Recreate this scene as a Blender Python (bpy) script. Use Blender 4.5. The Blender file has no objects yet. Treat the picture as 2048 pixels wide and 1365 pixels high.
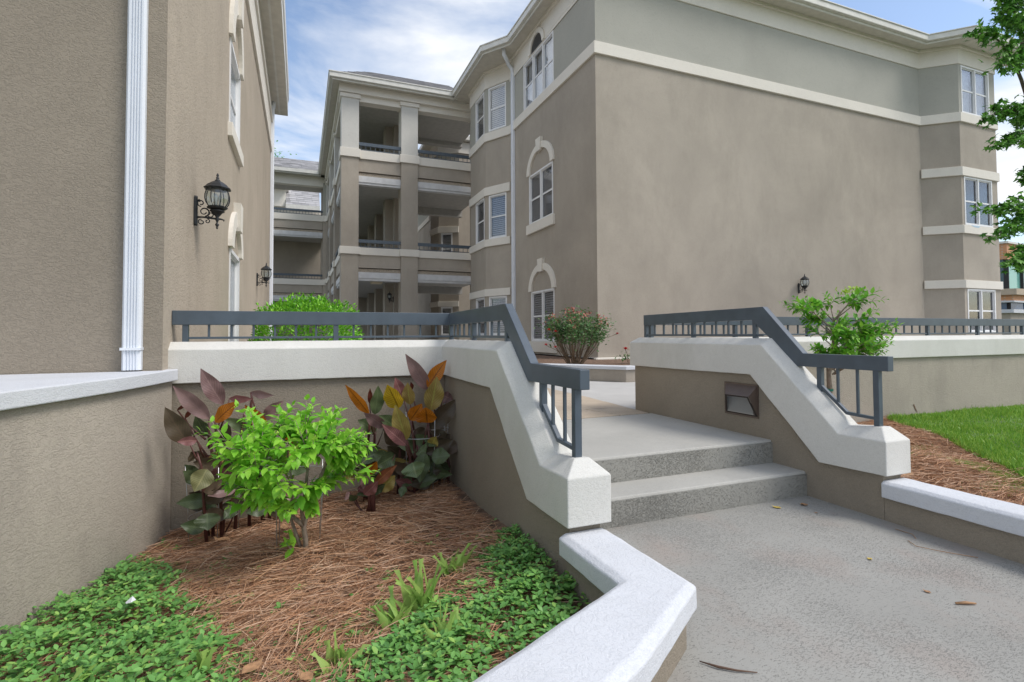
import bpy, math, random
import numpy as np
from mathutils import Vector, Matrix
random.seed(7); rng = np.random.default_rng(7)
S = bpy.context.scene; COL = S.collection
R = math.radians
# ------------------------------------------------------------------ camera
cam = bpy.data.objects.new('camera', bpy.data.cameras.new('camera')); COL.objects.link(cam); S.camera = cam
YAW, ROLL, PIT = .3819, -.0046, .0303
fw = Vector((math.sin(YAW)*math.cos(PIT), math.cos(YAW)*math.cos(PIT), math.sin(PIT)))
rt = Vector((math.cos(YAW), -math.sin(YAW), 0)); up = rt.cross(fw)
rt, up = rt*math.cos(ROLL)+up*math.sin(ROLL), -rt*math.sin(ROLL)+up*math.cos(ROLL)
cam.matrix_world = Matrix(((rt.x,up.x,-fw.x,0),(rt.y,up.y,-fw.y,0),(rt.z,up.z,-fw.z,1.0),(0,0,0,1)))
cam.data.sensor_width = 36; cam.data.sensor_fit = 'HORIZONTAL'
cam.data.lens = 1053/2048*36; cam.data.shift_y = -46.4/2048
cam.data.clip_start = .05; cam.data.clip_end = 900
S.render.resolution_x, S.render.resolution_y = 1024, 682
S.view_settings.view_transform = 'Standard'; S.view_settings.look = 'None'
S.view_settings.gamma = 1; S.view_settings.use_curve_mapping = False
S.view_settings.exposure = 0.70
# ------------------------------------------------------------------ sky and sun
SUN = Vector((.62, -.50, .98)).normalized()
w = bpy.data.worlds.new('World'); S.world = w; w.use_nodes = True
nt = w.node_tree; N = nt.nodes; L = nt.links; N.clear()
out = N.new('ShaderNodeOutputWorld'); bg = N.new('ShaderNodeBackground'); bg2 = N.new('ShaderNodeBackground')
sky = N.new('ShaderNodeTexSky'); sky.sky_type = 'NISHITA'; sky.sun_disc = False
sky.sun_elevation = math.asin(SUN.z); sky.sun_rotation = math.atan2(SUN.x, SUN.y)
sky.dust_density = 1.0; sky.air_density = 1.0
L.new(sky.outputs[0], bg.inputs[0]); bg.inputs[1].default_value = .135
tc = N.new('ShaderNodeTexCoord'); sep = N.new('ShaderNodeSeparateXYZ'); L.new(tc.outputs['Generated'], sep.inputs[0])
az = N.new('ShaderNodeMath'); az.operation = 'ADD'; az.inputs[1].default_value = .22; L.new(sep.outputs[2], az.inputs[0])
ax_ = N.new('ShaderNodeMath'); ax_.operation = 'MAXIMUM'; ax_.inputs[1].default_value = .12; L.new(az.outputs[0], ax_.inputs[0])
dx = N.new('ShaderNodeMath'); dx.operation = 'DIVIDE'; L.new(sep.outputs[0], dx.inputs[0]); L.new(ax_.outputs[0], dx.inputs[1])
dy = N.new('ShaderNodeMath'); dy.operation = 'DIVIDE'; L.new(sep.outputs[1], dy.inputs[0]); L.new(ax_.outputs[0], dy.inputs[1])
cmb = N.new('ShaderNodeCombineXYZ'); L.new(dx.outputs[0], cmb.inputs[0]); L.new(dy.outputs[0], cmb.inputs[1])
mp = N.new('ShaderNodeMapping'); mp.inputs['Location'].default_value = (3.7, 1.45, 0); mp.inputs['Scale'].default_value = (.9, 1.25, 1)
L.new(cmb.outputs[0], mp.inputs[0])
n1 = N.new('ShaderNodeTexNoise'); n1.inputs['Scale'].default_value = 1.15; n1.inputs['Detail'].default_value = 9
n1.inputs['Roughness'].default_value = .55; n1.inputs['Distortion'].default_value = .5
L.new(mp.outputs[0], n1.inputs['Vector'])
r1 = N.new('ShaderNodeValToRGB'); r1.color_ramp.elements[0].position = .435; r1.color_ramp.elements[1].position = .575
r1.color_ramp.elements[0].color = (.04,)*3+(1,); r1.color_ramp.elements[1].color = (1,)*3+(1,)
L.new(n1.outputs[0], r1.inputs[0])
n2 = N.new('ShaderNodeTexNoise'); n2.inputs['Scale'].default_value = 3.1; n2.inputs['Detail'].default_value = 8; L.new(mp.outputs[0], n2.inputs['Vector'])
r2 = N.new('ShaderNodeValToRGB'); r2.color_ramp.elements[0].position = .3; r2.color_ramp.elements[1].position = .66
r2.color_ramp.elements[0].color = (.57, .615, .69, 1); r2.color_ramp.elements[1].color = (.80, .80, .80, 1)
L.new(n2.outputs[0], r2.inputs[0]); L.new(r2.outputs[0], bg2.inputs[0]); bg2.inputs[1].default_value = .90
mx = N.new('ShaderNodeMixShader'); L.new(r1.outputs[0], mx.inputs[0]); L.new(bg.outputs[0], mx.inputs[1]); L.new(bg2.outputs[0], mx.inputs[2])
L.new(mx.outputs[0], out.inputs[0])
sd = bpy.data.lights.new('sun', 'SUN'); sd.energy = 1.5; sd.angle = R(22); sd.color = (1, .955, .89)
so = bpy.data.objects.new('sun', sd); COL.objects.link(so); so.rotation_euler = SUN.to_track_quat('Z', 'Y').to_euler()

# ------------------------------------------------------------------ materials
def nodes(name):
    m = bpy.data.materials.new(name); m.use_nodes = True
    t = m.node_tree; b = t.nodes['Principled BSDF']
    return m, t, b
def nd(t, kind, **kw):
    n = t.nodes.new(kind)
    for k, v in kw.items():
        if k in n.inputs: n.inputs[k].default_value = v
        else: setattr(n, k, v)
    return n
def ramp(t, src, p0, p1, c0=(0,0,0), c1=(1,1,1)):
    r = t.nodes.new('ShaderNodeValToRGB'); e = r.color_ramp.elements
    e[0].position, e[1].position = p0, p1; e[0].color = tuple(c0)+(1,); e[1].color = tuple(c1)+(1,)
    t.links.new(src, r.inputs[0]); return r.outputs[0]
def mixc(t, fac, a, b, mode='MIX'):
    m = t.nodes.new('ShaderNodeMix'); m.data_type = 'RGBA'; m.blend_type = mode
    for i, v in ((0, fac), (6, a), (7, b)):
        if isinstance(v, (int, float)): m.inputs[i].default_value = v
        elif isinstance(v, tuple): m.inputs[i].default_value = v+(1,)
        else: t.links.new(v, m.inputs[i])
    return m.outputs[2]
def pos(t, scale=(1,1,1)):
    g = t.nodes.new('ShaderNodeNewGeometry'); m = t.nodes.new('ShaderNodeMapping'); m.inputs['Scale'].default_value = scale
    t.links.new(g.outputs['Position'], m.inputs[0]); return m.outputs[0]
def noise(t, vec, s, d=3, rough=.5, dist=0):
    n = t.nodes.new('ShaderNodeTexNoise'); n.inputs['Scale'].default_value = s; n.inputs['Detail'].default_value = d
    n.inputs['Roughness'].default_value = rough; n.inputs['Distortion'].default_value = dist
    t.links.new(vec, n.inputs['Vector']); return n.outputs[0]
def bump(t, b, h, strength, dist, prev=None):
    n = t.nodes.new('ShaderNodeBump'); n.inputs['Strength'].default_value = strength; n.inputs['Distance'].default_value = dist
    t.links.new(h, n.inputs['Height'])
    if prev: t.links.new(prev, n.inputs['Normal'])
    t.links.new(n.outputs[0], b.inputs['Normal']); return n.outputs[0]
def plain(name, c, rough=.6, metal=0, vary=.08, vs=6, spec=.5, bumps=None):
    m, t, b = nodes(name); p = pos(t)
    n = noise(t, p, vs, 4)
    lo = tuple(x*(1-vary) for x in c); hi = tuple(min(1, x*(1+vary)) for x in c)
    t.links.new(ramp(t, n, .3, .7, lo, hi), b.inputs['Base Color'])
    b.inputs['Roughness'].default_value = rough; b.inputs['Metallic'].default_value = metal
    b.inputs['Specular IOR Level'].default_value = spec
    if bumps: bump(t, b, noise(t, p, bumps[0], 4, .6), bumps[1], bumps[2])
    return m
def stucco(name, c, worm=26, st=.55, dist=.006, blotch=.10, bs=.9, stretch=(1,1,1.7), stain=None, fine=160):
    m, t, b = nodes(name); p = pos(t); ps = pos(t, stretch)
    big = noise(t, p, bs, 6, .62, .4)
    col = ramp(t, big, .32, .68, tuple(x*(1-blotch) for x in c), tuple(min(1, x*(1+blotch*.8)) for x in c))
    if stain:
        s = noise(t, pos(t, (1.8,1.8,.70)), .8, 8, .72)
        col = mixc(t, ramp(t, s, .47, .72, (0,0,0), (stain[1],)*3), col, stain[0])
    g = noise(t, p, 240, 2)
    col = mixc(t, .35, col, ramp(t, g, .3, .7, (.35,)*3, (.65,)*3), 'OVERLAY')
    w1 = noise(t, ps, worm, 5, .55, 1.6)
    pit = ramp(t, w1, .40, .52)
    col = mixc(t, ramp(t, w1, .34, .46, (.16,)*3, (0,0,0)), col, tuple(x*.55 for x in c))
    t.links.new(col, b.inputs['Base Color'])
    b.inputs['Roughness'].default_value = .85; b.inputs['Specular IOR Level'].default_value = .25
    q = bump(t, b, noise(t, p, fine, 3), .25, .0015)
    bump(t, b, pit, st, dist, q)
    return m
M = {}
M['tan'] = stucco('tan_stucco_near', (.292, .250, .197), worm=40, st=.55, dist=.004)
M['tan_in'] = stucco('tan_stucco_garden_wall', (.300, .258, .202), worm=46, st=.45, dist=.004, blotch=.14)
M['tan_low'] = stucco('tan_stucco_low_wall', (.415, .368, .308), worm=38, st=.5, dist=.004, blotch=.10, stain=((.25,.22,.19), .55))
M['tan_f'] = stucco('tan_stucco_facade', (.405, .360, .302), worm=24, st=.28, dist=.004, blotch=.13, bs=.45, stain=((.28, .25, .205), .40))
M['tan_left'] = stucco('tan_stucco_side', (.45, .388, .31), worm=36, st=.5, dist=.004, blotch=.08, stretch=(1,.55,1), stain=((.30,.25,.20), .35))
M['gray_f'] = stucco('grey_stucco_facade', (.40, .392, .345), worm=14, st=.18, dist=.004, blotch=.08, bs=.5)
M['shaft'] = stucco('pale_grey_column_stucco', (.62, .605, .56), worm=14, st=.15, dist=.003, blotch=.06)
M['white'] = stucco('cream_stucco_cap', (.655, .642, .60), worm=60, st=.26, dist=.003, blotch=.05, bs=2, stain=((.42,.42,.35), .30))
M['whiteb'] = stucco('white_stucco_cap', (.62, .635, .665), worm=50, st=.34, dist=.003, blotch=.05, bs=2, stain=((.50,.50,.48), .25))
M['trim'] = stucco('cream_trim', (.74, .70, .625), worm=20, st=.10, dist=.003, blotch=.04, bs=1.2)
M['soffit'] = plain('cream_soffit', (.60,.565,.49), .7)
M['fascia'] = plain('pale_grey_fascia', (.60, .60, .60), .55)
M['gutter'] = plain('cream_gutter', (.66, .645, .59), .4)
M['ceil'] = plain('grey_ceiling', (.42, .405, .375), .9)
M['pipe'] = plain('white_downspout', (.74, .77, .82), .32, vary=.03)
M['vinyl'] = plain('white_vinyl', (.78, .78, .78), .4, vary=.03)
M['blind'] = plain('blind_slats', (.55, .55, .54), .6, vary=.05)
M['curtain'] = plain('pale_curtain', (.66, .68, .72), .8, vary=.12, vs=9)
M['dark'] = plain('dark_interior', (.045, .045, .048), .9)
M['rust'] = plain('rough_mortar', (.40, .34, .27), .95, vary=.3, vs=30, bumps=(90, .8, .01))
M['rail'] = plain('blue_grey_painted_steel', (.070, .092, .116), .38, vary=.12, vs=10, spec=.6, bumps=(120, .10, .001))
M['iron'] = plain('black_cast_iron', (.018, .020, .023), .45, vary=.2, vs=30, bumps=(80, .3, .002))
M['bronze'] = plain('bronze_light_housing', (.115, .083, .066), .42, vary=.08, vs=20)
M['bronzed'] = plain('dark_bronze_rim', (.035, .024, .018), .5)
M['wire'] = plain('galvanised_wire', (.55, .56, .56), .35, metal=.7)
M['bark'] = plain('grey_brown_bark', (.27, .215, .165), .85, vary=.25, vs=40, bumps=(70, .5, .004))
M['barkd'] = plain('dark_bark', (.10, .085, .07), .9, vary=.25, vs=30)
M['cane'] = plain('red_cane', (.10, .035, .028), .5, vary=.3, vs=30)
M['canestem'] = plain('rose_stems', (.17, .12, .075), .7, vary=.3, vs=20)
M['tape'] = plain('green_tie_tape', (.01, .19, .13), .4)
M['bulb'] = plain('frosted_bulb', (.75, .75, .72), .3)
M['lightbox'] = plain('cream_light_cover', (.70, .60, .42), .5)
M['dry'] = plain('dry_leaf', (.36, .20, .10), .7, vary=.3, vs=60)
M['yel'] = plain('yellow_leaf', (.55, .40, .08), .6, vary=.2, vs=80)
M['twig'] = plain('twig', (.12, .07, .045), .8, vary=.2, vs=60)
M['paper'] = plain('white_scrap', (.75, .76, .78), .7)
M['bluepaint'] = plain('pale_blue_smear', (.42, .56, .66), .8)
M['red'] = plain('red_petal', (.55, .012, .018), .5, vary=.25, vs=60)
M['pink'] = plain('pink_bud', (.50, .16, .13), .6, vary=.25, vs=60)

def glassm(name, tint, refl=.16, rough=.03, ior=1.45):
    m = bpy.data.materials.new(name); m.use_nodes = True; t = m.node_tree; t.nodes.clear()
    o = t.nodes.new('ShaderNodeOutputMaterial'); tr = nd(t, 'ShaderNodeBsdfTransparent'); tr.inputs[0].default_value = tint+(1,)
    gl = nd(t, 'ShaderNodeBsdfGlossy'); gl.inputs['Roughness'].default_value = rough; gl.inputs[0].default_value = (.9,.93,.97,1)
    fr = nd(t, 'ShaderNodeLayerWeight'); fr.inputs[0].default_value = .5
    pw = nd(t, 'ShaderNodeMath', operation='POWER'); pw.inputs[1].default_value = 4.5; t.links.new(fr.outputs['Facing'], pw.inputs[0])
    ad = nd(t, 'ShaderNodeMath', operation='MULTIPLY_ADD'); ad.inputs[1].default_value = .75; ad.inputs[2].default_value = refl; t.links.new(pw.outputs[0], ad.inputs[0])
    p = pos(t); bp = nd(t, 'ShaderNodeBump'); bp.inputs['Strength'].default_value = .04; t.links.new(noise(t, p, 1.3, 2), bp.inputs['Height'])
    t.links.new(bp.outputs[0], gl.inputs['Normal'])
    mx = t.nodes.new('ShaderNodeMixShader'); t.links.new(ad.outputs[0], mx.inputs[0]); t.links.new(tr.outputs[0], mx.inputs[1]); t.links.new(gl.outputs[0], mx.inputs[2])
    t.links.new(mx.outputs[0], o.inputs[0]); return m
M['glass'] = glassm('window_glass', (.88,.89,.90), .14)
M['glassd'] = glassm('dark_window_glass', (.82,.82,.83), .07)
M['lglass'] = glassm('lantern_glass', (.82,.86,.86), .10)
M['green_glass'] = plain('green_office_glass', (.20, .44, .39), .12, vary=.10, vs=.4)
M['blue_glass'] = plain('dark_office_glass', (.05, .10, .12), .1, vary=.3, vs=.5)
M['redglass'] = plain('shop_window_glass', (.06, .11, .18), .12, vary=.5, vs=.9)

def concrete(name, c, pit=60, pits=.5, red=0, vary=.10, st=.5):
    m, t, b = nodes(name); p = pos(t); ps = pos(t, (1.0, 2.2, 1.4))
    big = noise(t, p, 1.4, 6, .6, .3)
    col = ramp(t, big, .3, .7, tuple(x*(1-vary) for x in c), tuple(x*(1+vary) for x in c))
    if red:
        rr = noise(t, pos(t, (1,.7,1)), 2.3, 5, .6)
        col = mixc(t, ramp(t, rr, .50, .68, (0,0,0), (red,)*3), col, (c[0]*1.0, c[1]*.80, c[2]*.74))
    w1 = noise(t, ps, pit, 5, .62, 1.2)
    dens = noise(t, p, 1.9, 3)
    sm = nd(t, 'ShaderNodeMath', operation='MULTIPLY_ADD'); sm.inputs[1].default_value = .30; sm.inputs[2].default_value = -.15; t.links.new(dens, sm.inputs[0])
    ad = nd(t, 'ShaderNodeMath', operation='ADD'); t.links.new(w1, ad.inputs[0]); t.links.new(sm.outputs[0], ad.inputs[1])
    mask = ramp(t, ad.outputs[0], .55, .60)
    dk = nd(t, 'ShaderNodeMath', operation='MULTIPLY'); dk.inputs[1].default_value = pits; t.links.new(mask, dk.inputs[0])
    col = mixc(t, dk.outputs[0], col, tuple(x*.52 for x in c))
    t.links.new(col, b.inputs['Base Color']); b.inputs['Roughness'].default_value = .8; b.inputs['Specular IOR Level'].default_value = .3
    inv = nd(t, 'ShaderNodeMath', operation='SUBTRACT'); inv.inputs[0].default_value = 1; t.links.new(mask, inv.inputs[1])
    q = bump(t, b, noise(t, p, 220, 3), .25, .001); bump(t, b, inv.outputs[0], st, .004, q)
    return m
M['walk'] = concrete('painted_walk_concrete', (.325, .318, .292), pit=80, pits=.6, red=.45)
M['land'] = concrete('painted_landing_concrete', (.43, .42, .385), pits=.2, st=.15)
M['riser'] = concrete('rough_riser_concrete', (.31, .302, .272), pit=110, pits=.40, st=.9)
M['plaza'] = concrete('plaza_concrete', (.50, .49, .47), pits=.05, st=.1)
M['slab'] = concrete('tan_paving', (.50, .415, .32), pits=.25, st=.3, vary=.16)
M['soil'] = plain('brown_soil', (.19,.12,.08), .95, vary=.45, vs=14, bumps=(60, 1, .02))
M['ground'] = plain('far_ground', (.09, .11, .05), .95, vary=.3, vs=2)
M['sod'] = plain('sod', (.10,.17,.04), .95, vary=.4, vs=8)

def leafm(name, cols, rough=.45, trans=.35, veins=0, spec=.4):
    m, t, b = nodes(name)
    at = nd(t, 'ShaderNodeAttribute', attribute_name='tint'); oi = nd(t, 'ShaderNodeObjectInfo')
    s = nd(t, 'ShaderNodeMath', operation='ADD'); t.links.new(at.outputs['Fac'], s.inputs[0]); t.links.new(oi.outputs['Random'], s.inputs[1])
    f = nd(t, 'ShaderNodeMath', operation='FRACT'); t.links.new(s.outputs[0], f.inputs[0])
    r = t.nodes.new('ShaderNodeValToRGB'); e = r.color_ramp.elements
    while len(e) < len(cols): e.new(.5)
    for i, c in enumerate(cols): e[i].position = i/(len(cols)-1); e[i].color = tuple(c)+(1,)
    t.links.new(f.outputs[0], r.inputs[0]); col = r.outputs[0]
    if veins:
        uv = nd(t, 'ShaderNodeUVMap'); sp = nd(t, 'ShaderNodeSeparateXYZ'); t.links.new(uv.outputs[0], sp.inputs[0])
        a = nd(t, 'ShaderNodeMath', operation='SUBTRACT'); a.inputs[1].default_value = .5; t.links.new(sp.outputs[0], a.inputs[0])
        ab = nd(t, 'ShaderNodeMath', operation='ABSOLUTE'); t.links.new(a.outputs[0], ab.inputs[0])
        k = nd(t, 'ShaderNodeMath', operation='MULTIPLY_ADD'); k.inputs[1].default_value = -.75; t.links.new(ab.outputs[0], k.inputs[0]); t.links.new(sp.outputs[1], k.inputs[2])
        sn = nd(t, 'ShaderNodeMath', operation='MULTIPLY'); sn.inputs[1].default_value = 62; t.links.new(k.outputs[0], sn.inputs[0])
        si = nd(t, 'ShaderNodeMath', operation='SINE'); t.links.new(sn.outputs[0], si.inputs[0])
        v = ramp(t, si.outputs[0], .2, 1.0, (.0,)*3, (.55,)*3)
        col = mixc(t, v, col, veins)
        rib = ramp(t, ab.outputs[0], .015, .05, (.9,)*3, (0,0,0)); col = mixc(t, rib, col, veins)
        blot = noise(t, pos(t), 22, 3); col = mixc(t, .5, col, ramp(t, blot, .3, .7, (.36,)*3, (.62,)*3), 'OVERLAY')
    t.links.new(col, b.inputs['Base Color']); b.inputs['Roughness'].default_value = rough; b.inputs['Specular IOR Level'].default_value = spec
    tl = nd(t, 'ShaderNodeBsdfTranslucent'); t.links.new(col, tl.inputs[0])
    mx = t.nodes.new('ShaderNodeMixShader'); mx.inputs[0].default_value = trans
    o = t.nodes['Material Output']; t.links.new(b.outputs[0], mx.inputs[1]); t.links.new(tl.outputs[0], mx.inputs[2]); t.links.new(mx.outputs[0], o.inputs[0])
    return m
M['lime'] = leafm('lime_leaf', [(.17,.48,.03),(.28,.62,.05),(.42,.74,.09),(.20,.54,.035)], trans=.38)
M['tip'] = leafm('yellow_green_tip', [(.36,.56,.06),(.46,.60,.10)], trans=.3)
M['hedge'] = leafm('hedge_leaf', [(.08,.30,.02),(.20,.52,.035),(.32,.66,.06)], trans=.3)
M['peri'] = leafm('periwinkle_leaf', [(.08,.21,.05),(.14,.34,.075),(.23,.48,.12),(.11,.29,.06),(.36,.58,.13)], rough=.35, trans=.22, spec=.5)
M['iris'] = leafm('iris_leaf', [(.24,.44,.09),(.42,.58,.16),(.30,.50,.11)], trans=.35)
M['crape'] = leafm('young_tree_leaf', [(.08,.28,.025),(.16,.44,.035),(.30,.58,.06)], trans=.3)
M['maple'] = leafm('lobed_tree_leaf', [(.06,.20,.03),(.13,.36,.05),(.22,.50,.07)], trans=.3)
M['rosel'] = leafm('rose_leaf', [(.05,.14,.045),(.10,.22,.07),(.17,.28,.10)], trans=.25)
M['grass'] = leafm('grass_blade', [(.11,.28,.025),(.22,.42,.05),(.36,.52,.08),(.14,.33,.04)], trans=.3)
M['straw'] = leafm('pine_needle', [(.40,.20,.105),(.56,.33,.19),(.28,.14,.08),(.66,.46,.32),(.46,.25,.14)], rough=.7, trans=.1, spec=.2)
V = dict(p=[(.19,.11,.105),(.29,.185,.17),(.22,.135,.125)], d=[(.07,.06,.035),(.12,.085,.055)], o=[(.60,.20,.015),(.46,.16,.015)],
         m=[(.26,.10,.095),(.20,.085,.085)], r=[(.15,.035,.02),(.10,.03,.02)], g=[(.075,.11,.045),(.115,.15,.065),(.06,.085,.04)],
         y=[(.20,.20,.09),(.17,.17,.075)], v=[(.30,.20,.07),(.36,.27,.07)], yo=[(.55,.42,.03),(.60,.33,.02)], lg=[(.16,.22,.10),(.14,.20,.09)], br=[(.20,.065,.03),(.17,.06,.03)])
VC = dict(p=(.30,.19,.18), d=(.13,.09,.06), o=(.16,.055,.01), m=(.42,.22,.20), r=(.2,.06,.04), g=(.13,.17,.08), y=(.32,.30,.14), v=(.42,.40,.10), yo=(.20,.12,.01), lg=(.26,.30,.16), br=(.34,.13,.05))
for k in V: M['canna_'+k] = leafm('canna_leaf_'+k, V[k], rough=.42, trans=.45 if k in ('o','yo') else .22, veins=VC[k])  # o, yo: bronze-orange young leaves, with backlit glow painted into the colour
def shingle_m():
    m, t, b = nodes('grey_shingle')
    at = nd(t, 'ShaderNodeAttribute', attribute_name='tint')
    t.links.new(ramp(t, at.outputs['Fac'], 0, 1, (.27,.265,.27), (.46,.45,.455)), b.inputs['Base Color'])
    b.inputs['Roughness'].default_value = .95; bump(t, b, noise(t, pos(t), 50, 3), .4, .01); return m
M['shingle'] = shingle_m()
def brick_m():
    m, t, b = nodes('orange_brick')
    g = nd(t, 'ShaderNodeNewGeometry'); sp = nd(t, 'ShaderNodeSeparateXYZ'); t.links.new(g.outputs['Position'], sp.inputs[0])
    a = nd(t, 'ShaderNodeMath', operation='ADD'); t.links.new(sp.outputs[0], a.inputs[0]); t.links.new(sp.outputs[1], a.inputs[1])
    c = nd(t, 'ShaderNodeCombineXYZ'); t.links.new(a.outputs[0], c.inputs[0]); t.links.new(sp.outputs[2], c.inputs[1])
    bt = nd(t, 'ShaderNodeTexBrick'); t.links.new(c.outputs[0], bt.inputs['Vector'])
    bt.inputs['Color1'].default_value = (.66,.30,.13,1); bt.inputs['Color2'].default_value = (.54,.24,.11,1); bt.inputs['Mortar'].default_value = (.5,.38,.28,1)
    bt.inputs['Scale'].default_value = 3; bt.inputs['Mortar Size'].default_value = .03
    t.links.new(bt.outputs[0], b.inputs['Base Color']); b.inputs['Roughness'].default_value = .9; return m
M['brick'] = brick_m()

# ------------------------------------------------------------------ mesh helpers
WO = {}                                                # world origin of every empty
class MB:
    def __init__(s): s.v = []; s.f = []; s.uv = None
    def add(s, vs, fs):
        o = len(s.v); s.v += [tuple(p) for p in vs]; s.f += [tuple(i+o for i in f) for f in fs]; return s
    def hexa(s, p):                                    # 8 points: bottom 4, top 4
        return s.add(p, [(3,2,1,0),(4,5,6,7),(0,1,5,4),(1,2,6,5),(2,3,7,6),(3,0,4,7)])
    def box(s, x0, y0, z0, x1, y1, z1):
        return s.hexa([(x0,y0,z0),(x1,y0,z0),(x1,y1,z0),(x0,y1,z0),(x0,y0,z1),(x1,y0,z1),(x1,y1,z1),(x0,y1,z1)])
    def fb(s, F, u0, u1, n0, n1, z0, z1):              # box in a wall frame
        P = lambda u, n, z: F.p(u, n, z)
        return s.hexa([P(u0,n1,z0),P(u1,n1,z0),P(u1,n0,z0),P(u0,n0,z0),P(u0,n1,z1),P(u1,n1,z1),P(u1,n0,z1),P(u0,n0,z1)])
    def loft(s, secs, caps=True):
        n = len(secs[0]); o = len(s.v); vs = [p for q in secs for p in q]; fs = []
        for i in range(len(secs)-1):
            for j in range(n): fs.append((i*n+j, i*n+(j+1) % n, (i+1)*n+(j+1) % n, (i+1)*n+j))
        if caps:
            k = (len(secs)-1)*n
            if n == 6: fs += [(0,5,4,1),(1,4,3,2),(k,k+1,k+4,k+5),(k+1,k+2,k+3,k+4)]
            else: fs += [tuple(range(n-1,-1,-1)), tuple(range(k, k+n))]
        return s.add(vs, fs)
    def prism(s, poly, vec):
        n = len(poly); top = [tuple(a+b for a, b in zip(p, vec)) for p in poly]
        return s.add(list(poly)+top, [tuple(range(n-1,-1,-1)), tuple(range(n,2*n))]+[(i,(i+1)%n,n+(i+1)%n,n+i) for i in range(n)])
    def tube(s, pts, rad, n=6):
        pts = [Vector(p) for p in pts]; secs = []
        for i, p in enumerate(pts):
            a = pts[max(0,i-1)]; b = pts[min(len(pts)-1,i+1)]; d = (b-a).normalized()
            h = Vector((0,0,1)) if abs(d.z) < .9 else Vector((1,0,0)); x = d.cross(h).normalized(); y = d.cross(x)
            r = rad[i] if isinstance(rad, (list, tuple)) else rad
            secs.append([tuple(p+x*r*math.cos(2*math.pi*k/n)+y*r*math.sin(2*math.pi*k/n)) for k in range(n)])
        n_ = len(secs[0]); vs = [q for c in secs for q in c]; fs = []
        for i in range(len(secs)-1):
            for j in range(n_): fs.append((i*n_+j,i*n_+(j+1)%n_,(i+1)*n_+(j+1)%n_,(i+1)*n_+j))
        k = (len(secs)-1)*n_; fs += [tuple(range(n_-1,-1,-1)), tuple(range(k,k+n_))]
        return s.add(vs, fs)
    def lathe(s, prof, c=(0,0,0), n=12, rot=0):
        secs = [[(c[0]+r*math.cos(rot+2*math.pi*k/n), c[1]+r*math.sin(rot+2*math.pi*k/n), c[2]+z) for k in range(n)] for r, z in prof]
        vs = [q for t in secs for q in t]; fs = []
        for i in range(len(secs)-1):
            for j in range(n): fs.append((i*n+j,i*n+(j+1)%n,(i+1)*n+(j+1)%n,(i+1)*n+j))
        k = (len(secs)-1)*n; fs += [tuple(range(n-1,-1,-1)), tuple(range(k,k+n))]
        return s.add(vs, fs)
from mathutils import noise as mn
def wavy(secs, step=.05, amp=.0022):                   # uneven hand-finished stucco edges
    out_ = []
    for A_, B_ in zip(secs, secs[1:]):
        n = max(1, int((Vector(B_[1])-Vector(A_[1])).length/step))
        for i in range(n): out_.append([Vector(a).lerp(Vector(b), i/n) for a, b in zip(A_, B_)])
    out_.append([Vector(a) for a in secs[-1]])
    for q in out_[1:-1]:
        for j, p in enumerate(q):
            v = mn.noise_vector(p*9)*amp+mn.noise_vector(p*31)*amp*.5; q[j] = p+v
    return [[tuple(p) for p in q] for q in out_]
def root_of(p):
    while p and p.parent: p = p.parent
    return p
def obj(name, mb, mat, parent=None, smooth=False, bev=0, kind=None, label=None, tint=None):
    o0 = WO.get(root_of(parent).name, (0,0,0)) if parent else (0,0,0)
    me = bpy.data.meshes.new(name); vs = mb.v if not any(o0) else [(a-o0[0],b-o0[1],c-o0[2]) for a,b,c in mb.v]
    me.from_pydata(vs, [], mb.f)
    if tint is not None:
        a = me.attributes.new('tint', 'FLOAT', 'FACE'); a.data.foreach_set('value', tint)
    if mat: me.materials.append(M[mat])
    if smooth: me.polygons.foreach_set('use_smooth', [True]*len(me.polygons))
    me.update(); o = bpy.data.objects.new(name, me); COL.objects.link(o)
    if parent: o.parent = parent
    if bev:
        b = o.modifiers.new('bevel', 'BEVEL'); b.width = bev; b.segments = 2; b.limit_method = 'ANGLE'; b.angle_limit = R(25)
    if kind: o['kind'] = kind
    if label: o['label'] = label
    return o
def thing(name, label, cat, loc=(0,0,0), group=None):
    o = bpy.data.objects.new(name, None); COL.objects.link(o); o.location = loc; o.empty_display_size = .1
    WO[o.name] = tuple(loc); tag(o, label, cat, group); return o
def tag(o, label, cat, group=None):
    o['label'] = label; o['category'] = cat
    if group: o['group'] = group
    return o
class Fr:                                              # wall frame: origin, direction, outward normal
    def __init__(s, x, y, ux, uy, flip=1):
        l = math.hypot(ux, uy); s.o = (x,y); s.u = (ux/l, uy/l); s.n = (s.u[1]*flip, -s.u[0]*flip)
    def p(s, u, n, z): return (s.o[0]+s.u[0]*u+s.n[0]*n, s.o[1]+s.u[1]*u+s.n[1]*n, z)
def wall(mb, F, u0, u1, z0, z1, holes=(), d=.12, n=0):
    us = sorted({u0, u1, *[h[0] for h in holes], *[h[1] for h in holes]}); zs = sorted({z0, z1, *[h[2] for h in holes], *[h[3] for h in holes]})
    us = [u for u in us if u0 <= u <= u1]; zs = [z for z in zs if z0 <= z <= z1]
    for a, b in zip(us, us[1:]):
        for c, e in zip(zs, zs[1:]):
            mu, mz = (a+b)/2, (c+e)/2
            if any(h[0] < mu < h[1] and h[2] < mz < h[3] for h in holes): continue
            mb.add([F.p(a,n,c),F.p(b,n,c),F.p(b,n,e),F.p(a,n,e)], [(0,1,2,3)])
    for a, b, c, e in holes:
        c = max(c, z0)
        for q in (((a,c),(a,e)),((b,c),(b,e)),((a,c),(b,c)),((a,e),(b,e))):
            (p0,q0),(p1,q1) = q
            mb.add([F.p(p0,n,q0),F.p(p1,n,q1),F.p(p1,n-d,q1),F.p(p0,n-d,q0)], [(0,1,2,3)])
    return mb
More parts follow.
